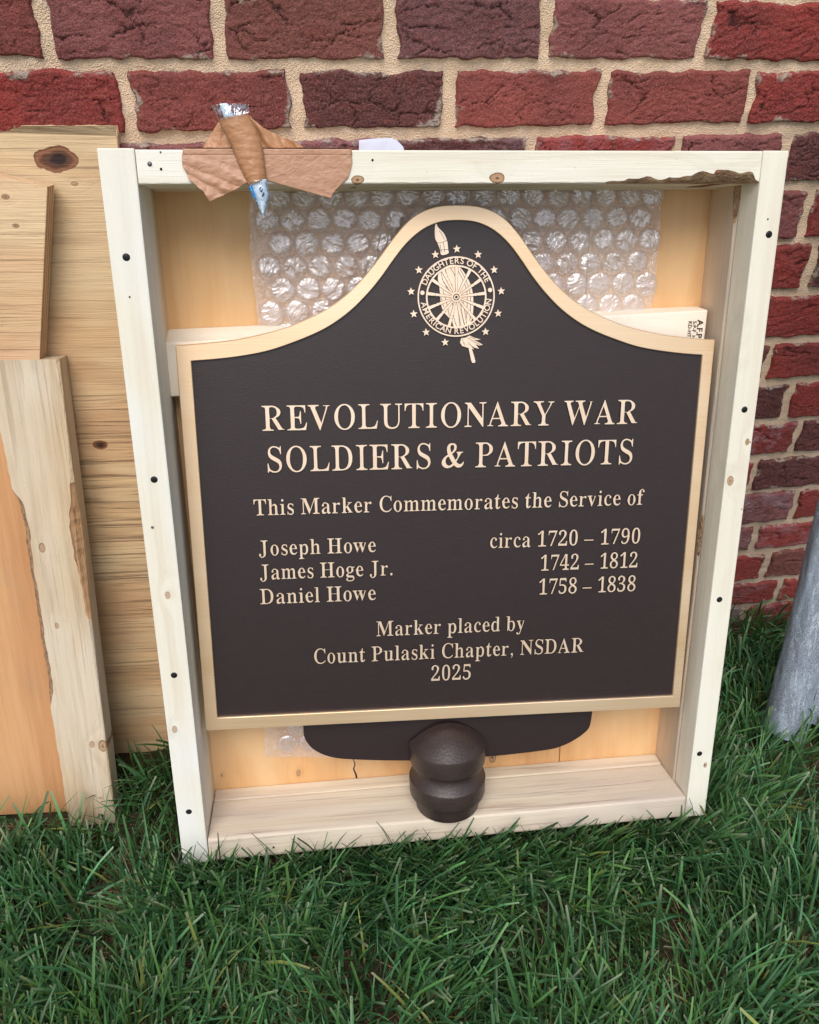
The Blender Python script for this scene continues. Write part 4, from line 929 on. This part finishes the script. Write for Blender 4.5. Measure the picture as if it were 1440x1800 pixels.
# rough board in front
FB = leaner((121, 1452), (204, 1447), 16.2, 0.004)
brd = tag(empty('rough_board', FB), 'thick rough board with bark edge and double knot, nearest of the left boards', 'board')
tlz = local(FB, 60, 632)[1]; xr0 = local(FB, 204, 1447)[0]; xr1 = local(FB, 103, 632)[0]
m_b1 = wood('rough_board_wood', (0.64, 0.49, 0.32), (0.36, 0.24, 0.13), 'Z', 16, ring=130, ringmix=0.55, fibre=0.7, bump=1.2, blotch=(0.52, 0.40, 0.27), white=(0.66, 0.58, 0.46), sfreq=170, slo=0.53, streak=0.5, streakcol=(0.30, 0.20, 0.12),
             knots=[(*local(FB, 181, 1312), 0.0065, 0.7), (*local(FB, 162, 1309), 0.004, 0.5), (*local(FB, 74, 963), 0.0045, 0.6), (*local(FB, 100, 1100), 0.003, 0.5)])
edgeL = [(local(FB, px, py)) for px, py in ((-30, 640), (-12, 720), (0, 770), (14, 835), (18, 862), (24, 880), (36, 930), (48, 1010), (60, 1080), (70, 1150), (77, 1190), (82, 1220), (90, 1265), (97, 1310), (106, 1365), (113, 1410), (121, 1452))]
edgeL = edgeL[::-1]
ez = np.array([p[1] for p in edgeL]); exx = np.array([p[0] for p in edgeL])
V = []; F = []; ml = []; N_ = 150; T_B = 0.036; zlo = local(FB, 84, 1245)[1]; zhi = local(FB, 20, 865)[1]
for i, t in enumerate(np.linspace(0, 1, N_)):
    zz = tlz * t; xl = float(np.interp(zz, ez, exx)) + 0.0012 * float(pn(zz * 70, 0.4, 81)); xr = xr0 + (xr1 - xr0) * t
    w = max(0, float(pn(zz * 5.2, 0.7, 83)) * 1.3 + 0.15) * 0.006 * float(sstep(0.05, 0.2, zz)) + 0.009 * float(np.exp(-((zz - 0.52) / 0.07) ** 2)) + 0.0015
    w += 0.002 * float(pn(zz * 80, 0.7, 84)) * min(1, w / .004)
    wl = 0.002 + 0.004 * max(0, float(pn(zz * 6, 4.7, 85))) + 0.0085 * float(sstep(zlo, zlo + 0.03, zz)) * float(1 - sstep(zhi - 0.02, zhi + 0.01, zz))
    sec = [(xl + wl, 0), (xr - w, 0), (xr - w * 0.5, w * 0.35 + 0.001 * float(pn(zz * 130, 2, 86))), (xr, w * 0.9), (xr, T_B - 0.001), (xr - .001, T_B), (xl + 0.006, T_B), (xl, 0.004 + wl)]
    for x, y in sec: V.append((x, y, zz))
    if i:
        for k in range(8):
            F.append(((i - 1) * 8 + k, (i - 1) * 8 + (k + 1) % 8, i * 8 + (k + 1) % 8, i * 8 + k)); ml.append(1 if (k in (1, 2) and w > 0.0045) else (2 if k == 7 and wl > 0.004 else 0))  # dark left chamfer stands for bark and for the gap shadow beside it
F.append(tuple(range(8))); F.append(tuple((N_ - 1) * 8 + k for k in range(8))); ml += [0, 0]
me = mesh('plank', V, F); me.materials.append(m_b1)
m_live = wood('live_edge', (0.55, 0.33, 0.17), (0.34, 0.17, 0.08), 'Z', 17, ring=120, ringmix=0.5, fibre=0.5, bump=1.0, streak=0.6)
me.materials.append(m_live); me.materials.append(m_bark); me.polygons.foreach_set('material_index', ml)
bm = bmesh.new(); bm.from_mesh(me); bmesh.ops.recalc_face_normals(bm, faces=bm.faces); bm.to_mesh(me); bm.free()
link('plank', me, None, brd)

# ================================================================== tape, packet, paper
def sheet(name, left, right, nu, nv, y, bulge, mat, parent, thick=0.00012):
    """surface between two traced edges, with wrinkles; bulge(u, v, x, z) -> how far it stands off towards the viewer"""
    A_ = resample(left, nv); B_ = resample(right, nv); U = np.linspace(0, 1, nu)[:, None]
    X = A_[None, :, 0] * (1 - U) + B_[None, :, 0] * U; Z = A_[None, :, 1] * (1 - U) + B_[None, :, 1] * U; Vv = np.linspace(0, 1, nv)[None, :] + 0 * U
    Y = y - bulge(U + 0 * X, Vv, X, Z)
    V0 = np.stack([X, Y, Z], -1).reshape(-1, 3); V1 = V0 + np.array([0, thick, 0]); nn = nu * nv
    q = gridq(nu, nv); idx = np.arange(nn).reshape(nu, nv); rim = np.r_[idx[:, 0], idx[-1, 1:], idx[-2::-1, -1], idx[0, -2:0:-1]]
    side = np.stack([rim, rim + nn, np.roll(rim, -1) + nn, np.roll(rim, -1)], 1)
    return link(name, fast_mesh(name, np.r_[V0, V1], np.r_[q, q[:, ::-1] + nn, side]), mat, parent, smooth=True)
T = NT('kraft_tape'); obj = T.n('TexCoord').outputs['Object']
kn = T.noise(obj, 30, 4, 0.6); kn2 = T.noise(T.coord((60, 60, 240), src=obj), 1.0, 4, 0.6, 0.6)
m_tape = T.done(T.mix(kn, (0.46, 0.235, 0.115), (0.36, 0.165, 0.072)), 0.42, T.bump(T.math('ADD', kn, kn2), 0.45, 0.0016), spec=0.45)
T = NT('kraft_tape_pressed'); obj = T.n('TexCoord').outputs['Object']
kn = T.noise(obj, 25, 4, 0.6); kn2 = T.noise(T.coord((70, 60, 110), src=obj), 1.0, 4, 0.55, 1.4)
m_tape2 = T.done(T.mix(kn, (0.48, 0.265, 0.160), (0.36, 0.185, 0.105)), 0.42, T.bump(T.math('ADD', kn, kn2), 0.6, 0.0022), spec=0.45)
tape = tag(empty('kraft_tape', CRF), 'crumpled brown paper tape stuck over the crate top rail and round the packet', 'tape')
c2 = lambda L, y=0.0: [CL(a, b, y) for a, b in L]
wr = lambda a, s: (lambda U, Vv, X, Z: 0.0009 + a * np.abs(fbm(X * 45, Z * 60, s, 3)) + a * 0.5 * np.abs(pn(X * 20 + Z * 50, Z * 20, s + 3)))
sheet('tape_strip', c2([(322, 261.3), (618, 262)]), c2([(321, 272), (619, 272)]), 6, 60, 0, wr(0.0006, 1), m_tape2, tape)
sheet('tape_strip', c2([(320, 272), (330, 272), (350, 272), (372, 272), (400, 272), (437, 272)]), c2([(321, 292), (327, 301), (333, 317), (339, 320), (348, 329), (358, 337), (369, 355), (410, 336), (432, 323), (440, 320)]), 44, 60, -0.0003, lambda U, Vv, X, Z: 0.0009 + 0.0030 * np.abs(fbm(X * 40, Z * 50, 5, 3)) * U + 0.0055 * np.abs(pn(X * 26 + Z * 50, Z * 14, 9)) * U, m_tape2, tape)
sheet('tape_strip', c2([(437, 272), (480, 272), (540, 272), (618, 272)]), c2([(440, 310), (469, 317), (582, 349), (585, 340), (597, 327), (612, 312), (617, 296), (619, 285)]), 40, 60, -0.0002, wr(0.0007, 12), m_tape2, tape)
# top face of the rail
V = []; nu_, nv_ = 50, 8
xa, xb = CL(322, 263)[0], CL(617, 263)[0]
for i in range(nu_):
    for j in range(nv_):
        x = xa + (xb - xa) * i / (nu_ - 1); V.append((x, -0.0006 + 0.042 * j / (nv_ - 1), CH + 0.0012 + 0.0012 * abs(float(pn(x * 60, j * 0.5, 91)))))
link('tape_strip', fast_mesh('tape_strip', np.array(V), gridq(nu_, nv_)), m_tape2, tape, smooth=True)
sheet('tape_fin', c2([(341, 264), (356, 257), (368, 234), (384, 209), (400, 215), (440, 225)], -0.001), c2([(341, 266), (360, 266), (390, 266), (410, 266), (440, 266)], -0.001), 20, 50, 0.012, lambda U, Vv, X, Z: 0.004 * np.abs(fbm(X * 40, Z * 30, 15, 3)) + 0.003 * U, m_tape, tape)
sheet('tape_fin', c2([(436, 199), (447, 210), (463, 223), (487, 235), (510, 244), (525, 252), (541, 263)], -0.001), c2([(436, 266), (460, 266), (500, 266), (541, 266)], -0.001), 20, 50, 0.010, lambda U, Vv, X, Z: 0.006 * np.abs(fbm(X * 30, Z * 30 + X * 40, 16, 3)), m_tape, tape)
half = lambda a, s, h=0.0: (lambda U, Vv, X, Z: h + a * np.sqrt(np.clip(1 - (2 * U - 1) ** 2, 0, 1)) + 0.0006 * fbm(X * 90, Z * 160, s, 3))
sheet('tape_sleeve', c2([(383, 211), (388, 222), (397, 238), (409, 262), (418, 286), (428, 308), (437, 328)], -0.006), c2([(436, 199), (448, 222), (459, 246), (462, 262), (465, 285), (467, 300), (468, 315)], -0.006), 30, 60, -0.004, half(0.010, 21), m_tape, tape)
pk = tag(empty('plastic_packet', CRF), 'slim clear packet with blue striped paper, taped over the crate top rail', 'packet')
T = NT('label_paper'); m_lab = T.done((0.62, 0.76, 0.84), 0.55)
T = NT('blue_print'); m_blue = T.done((0.03, 0.30, 0.72), 0.5)
T = NT('black_print'); m_blk = T.done((0.012, 0.02, 0.05), 0.6)
T = NT('grey_print'); m_gry = T.done((0.20, 0.22, 0.28), 0.5)
sheet('label_card', c2([(438, 322), (446, 345), (455, 366), (462, 380)], -0.008), c2([(468, 314), (471, 330), (474, 348), (464, 381)], -0.008), 20, 40, -0.006, half(0.0065, 24), m_lab, pk)
sheet('blue_stripe', c2([(437.5, 327), (441, 337), (446, 348)], -0.0095), c2([(443, 325), (448, 338), (452, 350)], -0.0095), 8, 20, -0.0085, half(0.0035, 24), m_blue, pk)
sheet('dark_fold', c2([(465, 321), (471, 338), (468, 352), (465, 360)], -0.0095), c2([(468, 320), (474, 340), (473, 352), (467, 360)], -0.0095), 6, 20, -0.0095, half(0.002, 24), m_gry, pk)
def stroke(name, pts, w, y, mat, parent, thick=0.0003):
    c_ = np.array(catmull([CL(a, b, y) for a, b in pts], 5)); t = np.gradient(c_, axis=0); t /= np.linalg.norm(t, axis=1)[:, None] + 1e-9; nn = np.stack([-t[:, 1], t[:, 0]], 1) * w
    prism(name, [tuple(p) for p in np.r_[c_ + nn, (c_ - nn)[::-1]]], y, y + thick, mat, parent)
for L in ([(459, 328), (457, 331), (457, 334), (459, 336), (461, 334), (461, 331)], [(459, 337.5), (461, 336)], [(464, 338), (462, 342), (461, 345), (463, 344), (465, 340)], [(456.5, 321), (457, 322.3)], [(451, 355), (452.5, 361), (454, 362)]):
    stroke('print_mark', L, 0.00055, -0.0170, m_blk, pk, 0.0008)
sheet('paper_insert', c2([(386, 183), (390, 196), (396, 209), (408, 232)], -0.006), c2([(400, 182), (407, 195), (413, 206), (424, 228)], -0.006), 10, 20, -0.008, half(0.002, 25), m_lab, pk)
sheet('film_top', c2([(371, 186), (376, 193), (381, 203), (385, 214)], -0.006), c2([(437, 183), (437, 190), (437, 197), (437, 203)], -0.006), 40, 30, -0.006, lambda U, Vv, X, Z: 0.009 * np.sqrt(np.clip(1 - (2 * U - 1) ** 2, 0, 1)) + 0.003 * fbm(X * 120, Z * 60, 26, 3), m_pf, pk)
sheet('film_top_back', c2([(371, 186), (376, 193), (381, 203), (385, 214)], -0.006), c2([(437, 183), (437, 190), (437, 197), (437, 203)], -0.006), 40, 30, -0.0055, lambda U, Vv, X, Z: 0.003 * fbm(X * 120, Z * 60, 28, 3) - 0.003, m_pf, pk)
sheet('film_end', c2([(436, 320), (444, 345), (454, 368), (462, 384)], -0.008), c2([(470, 314), (475, 330), (477, 346), (464, 385)], -0.008), 30, 50, -0.0075, half(0.0075, 27, 0.0006), m_pf, pk)
T = NT('white_paper'); m_pap = T.done((0.50, 0.51, 0.60), 0.7)
ps = tag(empty('paper_scrap', CRF), 'torn white paper scrap sticking up behind the top rail right of the tape', 'paper')
YP = 0.093
sheet('paper', c2([(631, 246), (655, 243.5), (690, 242), (698, 246), (709, 258), (711, 266)], YP), c2([(631, 290), (650, 290), (680, 290), (711, 290)], YP), 8, 40, YP, lambda U, Vv, X, Z: 0.0012 * fbm(X * 60, Z * 40, 29, 2), m_pap, ps)
for o in list(ps.children): o.location.z += 0.0

# ================================================================== wrapped pole at right
T = NT('foam_wrap'); obj = T.n('TexCoord').outputs['Object']
f1 = T.noise(T.coord((500, 500, 500), src=obj), 1.0, 3, 0.7); f2 = T.noise(T.coord((12, 12, 5), src=obj), 1.0, 4, 0.6, 0.8); f3 = T.noise(T.coord((30, 30, 7), src=obj), 1.0, 5, 0.6, 2.0)
fc = T.mix(T.ramp(f1, [(0.38, 0), (0.60, 1)]), (0.13, 0.15, 0.18), (0.34, 0.39, 0.46)); fc = T.mix(T.ramp(f2, [(0.45, 0), (0.56, 0.5)]), fc, (0.42, 0.50, 0.60))
rd = T.math('ABSOLUTE', T.math('SUBTRACT', f3, 0.5)); fc = T.mix(T.ramp(rd, [(0.0, 0.7), (0.012, 0.0)]), fc, (0.70, 0.76, 0.84))
m_foam = T.done(fc, 0.34, T.bump(T.math('ADD', T.math('MULTIPLY', f1, 0.3), f3), 0.5, 0.003), spec=0.5)
T = NT('pole_metal'); m_pole = T.done((0.05, 0.035, 0.03), 0.5, metal=0.4)
base = ground_pt(1370, 1306, 0.0); n_ = np.array([0, 1.0, 0]); up_pt = hit(1473, 1000, base + np.array([0, 0.035, 0]), n_)
axis_d = unit(up_pt - base); axis_d = unit(np.array([axis_d[0], 0.16, axis_d[2]]))
PF = frame(base + np.array([0, 0.0, 0.006]), np.cross([0, 1, 0], axis_d), axis_d)
pole = tag(empty('wrapped_pole', PF), 'metal pole wrapped in grey foam film, leaning right of the crate', 'pole')
na, nz_ = 64, 150; LEN = 1.70
def tube(name, rf, z0, z1, mat, parent, na=64, nz_=150, x0=0, y0=0, ragged=0.0):
    V = []
    for i in range(nz_):
        for k in range(na):
            a = 2 * math.pi * k / na; z = z0(a) + (z1 - z0(a)) * (i / (nz_ - 1)) ** 1.3
            r = rf(a, z); V.append((x0 + r * math.cos(a), y0 + r * math.sin(a), z))
    F = [(i * na + k, i * na + (k + 1) % na, (i + 1) * na + (k + 1) % na, (i + 1) * na + k) for i in range(nz_ - 1) for k in range(na)]
    return link(name, mesh(name, V, F), mat, parent, smooth=True)
tube('foam_wrap', lambda a, z: 0.0345 + 0.0022 * float(pn(math.cos(a) * 2 + z * 6, math.sin(a) * 2 + z * 3, 95)) + 0.0012 * float(pn(a * 3 + z * 30, z * 12, 96)), lambda a: 0.016 + 0.018 * math.cos(a * 1 + 2.6) + 0.003 * float(pn(a * 3, 0.2, 97)), LEN, m_foam, pole)
V, F = lathe([(0.0285, 0.0), (0.0300, 0.002), (0.0300, LEN + 0.02), (0.028, LEN + 0.022)], 40); link('tube', mesh('tube', V, F), m_pole, pole, smooth=False)
# loose flap of the film at the lower right
V = []; 
for i in range(24):
    for j in range(12):
        u, v = i / 23, j / 11
        V.append((0.030 + 0.050 * v + 0.006 * math.sin(u * 7), -0.012 - 0.018 * v + 0.008 * float(pn(u * 4, v * 4, 99)), 0.055 + 0.30 * u - 0.03 * v + 0.015 * float(pn(u * 9, v * 3, 98))))
link('loose_flap', fast_mesh('loose_flap', np.array(V), gridq(24, 12)), m_foam, pole, smooth=True)

# ================================================================== leaf and dead stuff in the grass
T = NT('dry_leaf'); dn = T.noise(T.coord(), 90, 4, 0.6); m_leaf = T.done(T.mix(dn, (0.50, 0.32, 0.15), (0.30, 0.17, 0.07)), 0.7, T.bump(dn, 0.6, 0.002))
lx = ground_pt(1264, 1452, 0.02)
leaf = []
pl_ = catmull([(-.002, -.020), (.006, -.014), (.004, -.004), (.012, .006), (.008, .016), (-.002, .018), (-.010, .010), (-.008, 0), (-.004, -.006), (-.008, -.014)], 4, True)
V = [(0, 0.0, 0.004)] + [(p[0], p[1], 0.004 * math.sin(p[0] * 300) + 0.003) for p in pl_]; n_l = len(pl_)
V += [(x, y, z - 0.0006) for x, y, z in V]; F = [(0, i + 1, (i + 1) % n_l + 1) for i in range(n_l)] + [(n_l + 1, n_l + 1 + (i + 1) % n_l + 1, n_l + 1 + i + 1) for i in range(n_l)] + [(i + 1, n_l + 2 + i, n_l + 2 + (i + 1) % n_l, (i + 1) % n_l + 1) for i in range(n_l)]
lf = link('dry_leaf', mesh('dry_leaf', V, F), m_leaf, smooth=True); lf.matrix_world = Matrix.Translation(lx) @ Matrix.Rotation(0.9, 4, 'X')
tag(lf, 'small curled tan leaf in the grass beside the crate lower right corner', 'leaf')

# ================================================================== grass
rng = np.random.default_rng(11)
T = NT('grass_blade')
ac = T.n('Attribute', attribute_name='tint').outputs['Color']
gn = T.noise(T.coord((900, 900, 200)), 1.0, 2)
T.done(T.mix(T.math('MULTIPLY', gn, 0.5), ac, T.mix(0.6, ac, (0.02, 0.05, 0.03))), 0.42, spec=0.45)
tl_ = T.n('BsdfTranslucent'); T.put(tl_.inputs[0], T.mix(0.4, ac, (0.12, 0.24, 0.04)))
mx_ = T.n('MixShader'); mx_.inputs[0].default_value = 0.28; T.t.links.new(T.b.outputs[0], mx_.inputs[1]); T.t.links.new(tl_.outputs[0], mx_.inputs[2]); T.t.links.new(mx_.outputs[0], T.out.inputs[0])
m_grass = T.m
T = NT('dead_straw'); ac = T.n('Attribute', attribute_name='tint').outputs['Color']; m_straw = T.done(ac, 0.7, spec=0.2)

# obstacles in plan: crate lower edge and the foot lines of the boards
cO = np.array([-0.18267, -0.42185]); cX = unit([0.99853, -0.05404]); cN = np.array([cX[1], -cX[0]])   # towards viewer
def crate_uv(x, y): d0 = x - cO[0]; d1 = y - cO[1]; return d0 * cX[0] + d1 * cX[1], -(d0 * cN[0] + d1 * cN[1])  # along, depth into wall
FOOT = [(np.array(FB.translation)[:2], unit(np.array(FB.col[0])[:2]), -0.01, xr0 + 0.004, -0.004, 0.045), (np.array(FO.translation)[:2], unit(np.array(FO.col[0])[:2]), -0.3, 0.17, -0.004, 0.02), (np.array(FP.translation)[:2], unit(np.array(FP.col[0])[:2]), -0.5, 0.10, -0.035, 0.02)]
def blades(n, xr, yr, Lr, Wr, seed, kind):
    r = np.random.default_rng(seed)
    x = r.uniform(*xr, n); y = r.uniform(*yr, n)
    dens = 0.55 + 0.5 * fbm(x * 5, y * 5, 121, 3)
    bare = sstep(0.10, 0.45, fbm(x * 9 + 3, y * 9, 133, 3))       # thin patches where straw shows
    if kind == 'green': keep = r.uniform(0, 1, n) < np.clip(0.92 - 0.66 * bare + 0.2 * dens, 0.16, 1)
    else: keep = r.uniform(0, 1, n) < 0.35 + 0.65 * bare
    u, d = crate_uv(x, y)
    keep &= ~((u > -0.006) & (u < 0.826) & (d > 0.075) & (d < 0.14)) if kind == 'green' else ~((u > -0.006) & (u < 0.826) & (d > 0.09) & (d < 0.14))
    keep &= y < -0.012
    for (o_, ex_, u0, u1, d0, d1) in FOOT:
        uu = (x - o_[0]) * ex_[0] + (y - o_[1]) * ex_[1]; dd = -(x - o_[0]) * ex_[1] + (y - o_[1]) * ex_[0]
        keep &= ~((uu > u0) & (uu < u1) & (dd > d0) & (dd < d1))
    keep &= np.hypot(x - base[0], y - base[1]) > 0.035
    x, y = x[keep], y[keep]; n = len(x); u, d = crate_uv(x, y)
    clump = fbm(x * 3.5, y * 3.5, 122, 2)
    ang = 2 * np.pi * fbm(x * 2.6, y * 2.6, 123, 2) * 0.9 + r.normal(0, 1.25, n) + 1.2
    L = r.uniform(Lr[0], Lr[1], n) * (1 + 0.25 * clump); W = r.uniform(Wr[0], Wr[1], n)
    if kind == 'green':
        t0 = np.abs(r.normal(0.38, 0.30, n)); bend = np.abs(r.normal(0.45, 0.50, n))
    else:
        t0 = r.uniform(1.2, 1.55, n); bend = r.normal(0.05, 0.3, n)
    # blades rooted next to boards lean along or away from them
    closec = ((u > -0.02) & (u < 0.84) & (d > -0.075) & (d <= 0.14)); 
    ca = np.arctan2(cN[1], cN[0])
    ang = np.where(closec, ca + np.where(r.uniform(0, 1, n) < 0.5, -1, 1) * r.uniform(0.7, 1.6, n), ang)
    closer = ((u > -0.02) & (u < 0.84) & (d > -0.035) & (d <= 0.14)); bend = np.where(closer, np.abs(bend) * 0.6, bend); t0 = np.where(closer, np.minimum(t0, 0.38), t0); bend = np.where(closer, np.minimum(bend, 0.5), bend)
    under = (u > -0.02) & (u < 0.84) & (d > -0.002) & (d < 0.3); L = np.where(under, np.minimum(L, 0.030), L); under2 = under & (d > 0.03); L = np.where(under2, np.minimum(L, 0.014), L)
    nearL = np.zeros(n, bool)
    for (o_, ex_, u0, u1, d0, d1) in FOOT:
        uu = (x - o_[0]) * ex_[0] + (y - o_[1]) * ex_[1]; dd = -(x - o_[0]) * ex_[1] + (y - o_[1]) * ex_[0]
        nearL |= (uu > u0 - 0.02) & (uu < u1 + 0.02) & (dd > -0.07) & (dd < d1 + .02)
        hid = (uu > u0) & (uu < u1) & (dd > d1 - 0.01) & (dd < 0.20); L = np.where(hid, np.minimum(L, 0.02), L)
    ang = np.where(nearL, -np.pi / 2 + r.uniform(-1.4, 1.4, n), ang)
    side = ((u > 0.82) & (u < 0.9) & (d > -0.02) & (d < 0.3)); ang = np.where(side, r.uniform(-1.2, 1.2, n), ang)
    sideL = ((u < 0) & (u > -0.06) & (d > -0.02) & (d < 0.3)); ang = np.where(sideL, -np.pi / 2 + r.uniform(-1.0, 0.4, n), ang)
    wallb = y > -0.08; ang = np.where(wallb, -np.pi / 2 + r.uniform(-1.3, 1.3, n), ang)
    K = 6 if kind == 'green' else 4
    s = np.linspace(0, 1, K)
    th = t0[:, None] + bend[:, None] * s[None, :] ** 1.3
    th = np.clip(th, -0.2, 1.75 if kind == 'green' else 1.62)
    dl = L[:, None] / (K - 1)
    hx = np.cumsum(np.sin(th) * dl, 1); hx = np.c_[np.zeros(n), hx[:, :-1]]; hz_ = np.cumsum(np.cos(th) * dl, 1); hz_ = np.c_[np.zeros(n), hz_[:, :-1]]
    dx, dy = np.cos(ang), np.sin(ang)
    cx_ = x[:, None] + hx * dx[:, None]; cy_ = y[:, None] + hx * dy[:, None]; cz_ = gh(x, y)[:, None] - 0.003 + hz_
    if kind != 'green': cz_ = cz_ + r.uniform(0.001, 0.007, n)[:, None]
    cz_ = np.maximum(cz_, gh(x, y)[:, None] + (-0.003 if kind == 'green' else 0.001))
    cy_ = np.minimum(cy_, -0.010 + 0 * cy_)
    # width: full for most of the length; mown tips stay blunt
    blunt = r.uniform(0, 1, n) < (0.55 if kind == 'green' else 0.3)
    wv = W[:, None] * np.where(blunt[:, None], 1 - 0.35 * s ** 3, (1 - s ** 2.2) ** 0.8 + 0.04) * np.minimum(1, 0.55 + s * 1.6)
    ta = ang + np.pi / 2 + r.normal(0, 0.5, n); sx_, sy_ = np.cos(ta), np.sin(ta); szt = r.normal(0, 0.25, n)
    # V fold
    Wd = wv[:, :, None] * np.stack([sx_, sy_, szt], -1)[:, None, :] * 0.5
    Cc = np.stack([cx_, cy_, cz_], -1)
    fold = 0.22 * wv
    nz_ = np.stack([-np.cos(th) * dx[:, None], -np.cos(th) * dy[:, None], np.sin(th)], -1)
    if kind == 'green':
        P = np.stack([Cc - Wd + nz_ * fold[:, :, None], Cc, Cc + Wd + nz_ * fold[:, :, None]], 2)   # n,K,3,3
        cols = 3
    else:
        P = np.stack([Cc - Wd, Cc + Wd], 2); cols = 2
    P = P.reshape(-1, 3); b0 = (np.arange(n) * K * cols)[:, None, None]
    i_, j_ = np.meshgrid(np.arange(K - 1), np.arange(cols - 1), indexing='ij'); a_ = (i_ * cols + j_).ravel()
    Q = b0 + np.stack([a_, a_ + 1, a_ + cols + 1, a_ + cols], 1)[None]
    Q = Q.reshape(-1, 4)
    # colour: cool dark green, some yellow-green, brown bases, pale cut tips
    if kind == 'green':
        base_c = np.array([0.062, 0.155, 0.040]); cool = np.array([0.056, 0.168, 0.072]); warm = np.array([0.130, 0.230, 0.044]); yel = np.array([0.19, 0.22, 0.05])
        m = r.uniform(0, 1, n)[:, None]; k2 = np.clip(0.5 + 1.2 * fbm(x * 4, y * 4, 124, 2), 0, 1)[:, None]
        cb_ = base_c * (1 - m) + cool * m; cb_ = cb_ * (1 - 0.45 * k2 * (1 - m)) + warm * 0.45 * k2 * (1 - m)
        yy = (r.uniform(0, 1, n) < 0.03)[:, None]; cb_ = np.where(yy, yel, cb_); cb_ = cb_ * np.exp(r.normal(0.05, 0.38, n))[:, None]
        col = np.repeat(cb_[:, None, :], K, 1)
        tipc = np.array([0.36, 0.36, 0.24]); tw = np.where(blunt & (r.uniform(0, 1, n) < 0.5), 0.6, 0.05)[:, None] * (s[None, :] > 0.99); col = col * (1 - tw[..., None]) + tipc * tw[..., None]
        bw = (1 - sstep(0.0, 0.30, s))[None, :, None] * 0.6; col = col * (1 - bw) + np.array([0.13, 0.12, 0.05]) * bw
    else:
        m = r.uniform(0, 1, n)[:, None]; cb_ = np.array([0.42, 0.30, 0.17]) * m + np.array([0.17, 0.115, 0.07]) * (1 - m); cb_ = cb_ * r.uniform(0.6, 1.2, n)[:, None]; col = np.repeat(cb_[:, None, :], K, 1)
    colv = np.repeat(col[:, :, None, :], cols, 2).reshape(-1, 3)
    return P, Q, colv
def put(name, parts, mat, label, cat):
    V = []; Q = []; Cc = []; o_ = 0
    for P, q_, c_ in parts: V.append(P); Q.append(q_ + o_); Cc.append(c_); o_ += len(P)
    me = fast_mesh(name, np.concatenate(V), np.concatenate(Q)); Cc = np.concatenate(Cc)
    at_ = me.attributes.new('tint', 'FLOAT_COLOR', 'POINT'); at_.data.foreach_set('color', np.c_[Cc, np.ones(len(Cc))].astype(np.float32).ravel())
    o = link(name, me, mat, smooth=True); tag(o, label, cat, kind='stuff'); print(name, len(me.polygons)); return o
put('grass', [blades(30000, (-0.80, 1.35), (-0.95, 0.0), (0.045, 0.10), (0.0022, 0.0042), 1, 'green'), blades(11000, (-0.80, 1.35), (-0.95, 0.0), (0.08, 0.14), (0.0032, 0.0055), 2, 'green'),
              blades(2600, (-0.22, 0.68), (-0.56, -0.38), (0.06, 0.11), (0.003, 0.0052), 8, 'green'), blades(2200, (-0.22, 0.68), (-0.52, -0.42), (0.07, 0.14), (0.003, 0.005), 9, 'green')], m_grass, 'dark green uneven lawn grass in front of and beside the crate', 'grass')
put('dead_straw', [blades(20000, (-0.80, 1.35), (-0.95, 0.0), (0.02, 0.065), (0.0007, 0.0017), 3, 'straw')], m_straw, 'dry tan straw lying between the grass blades', 'straw')
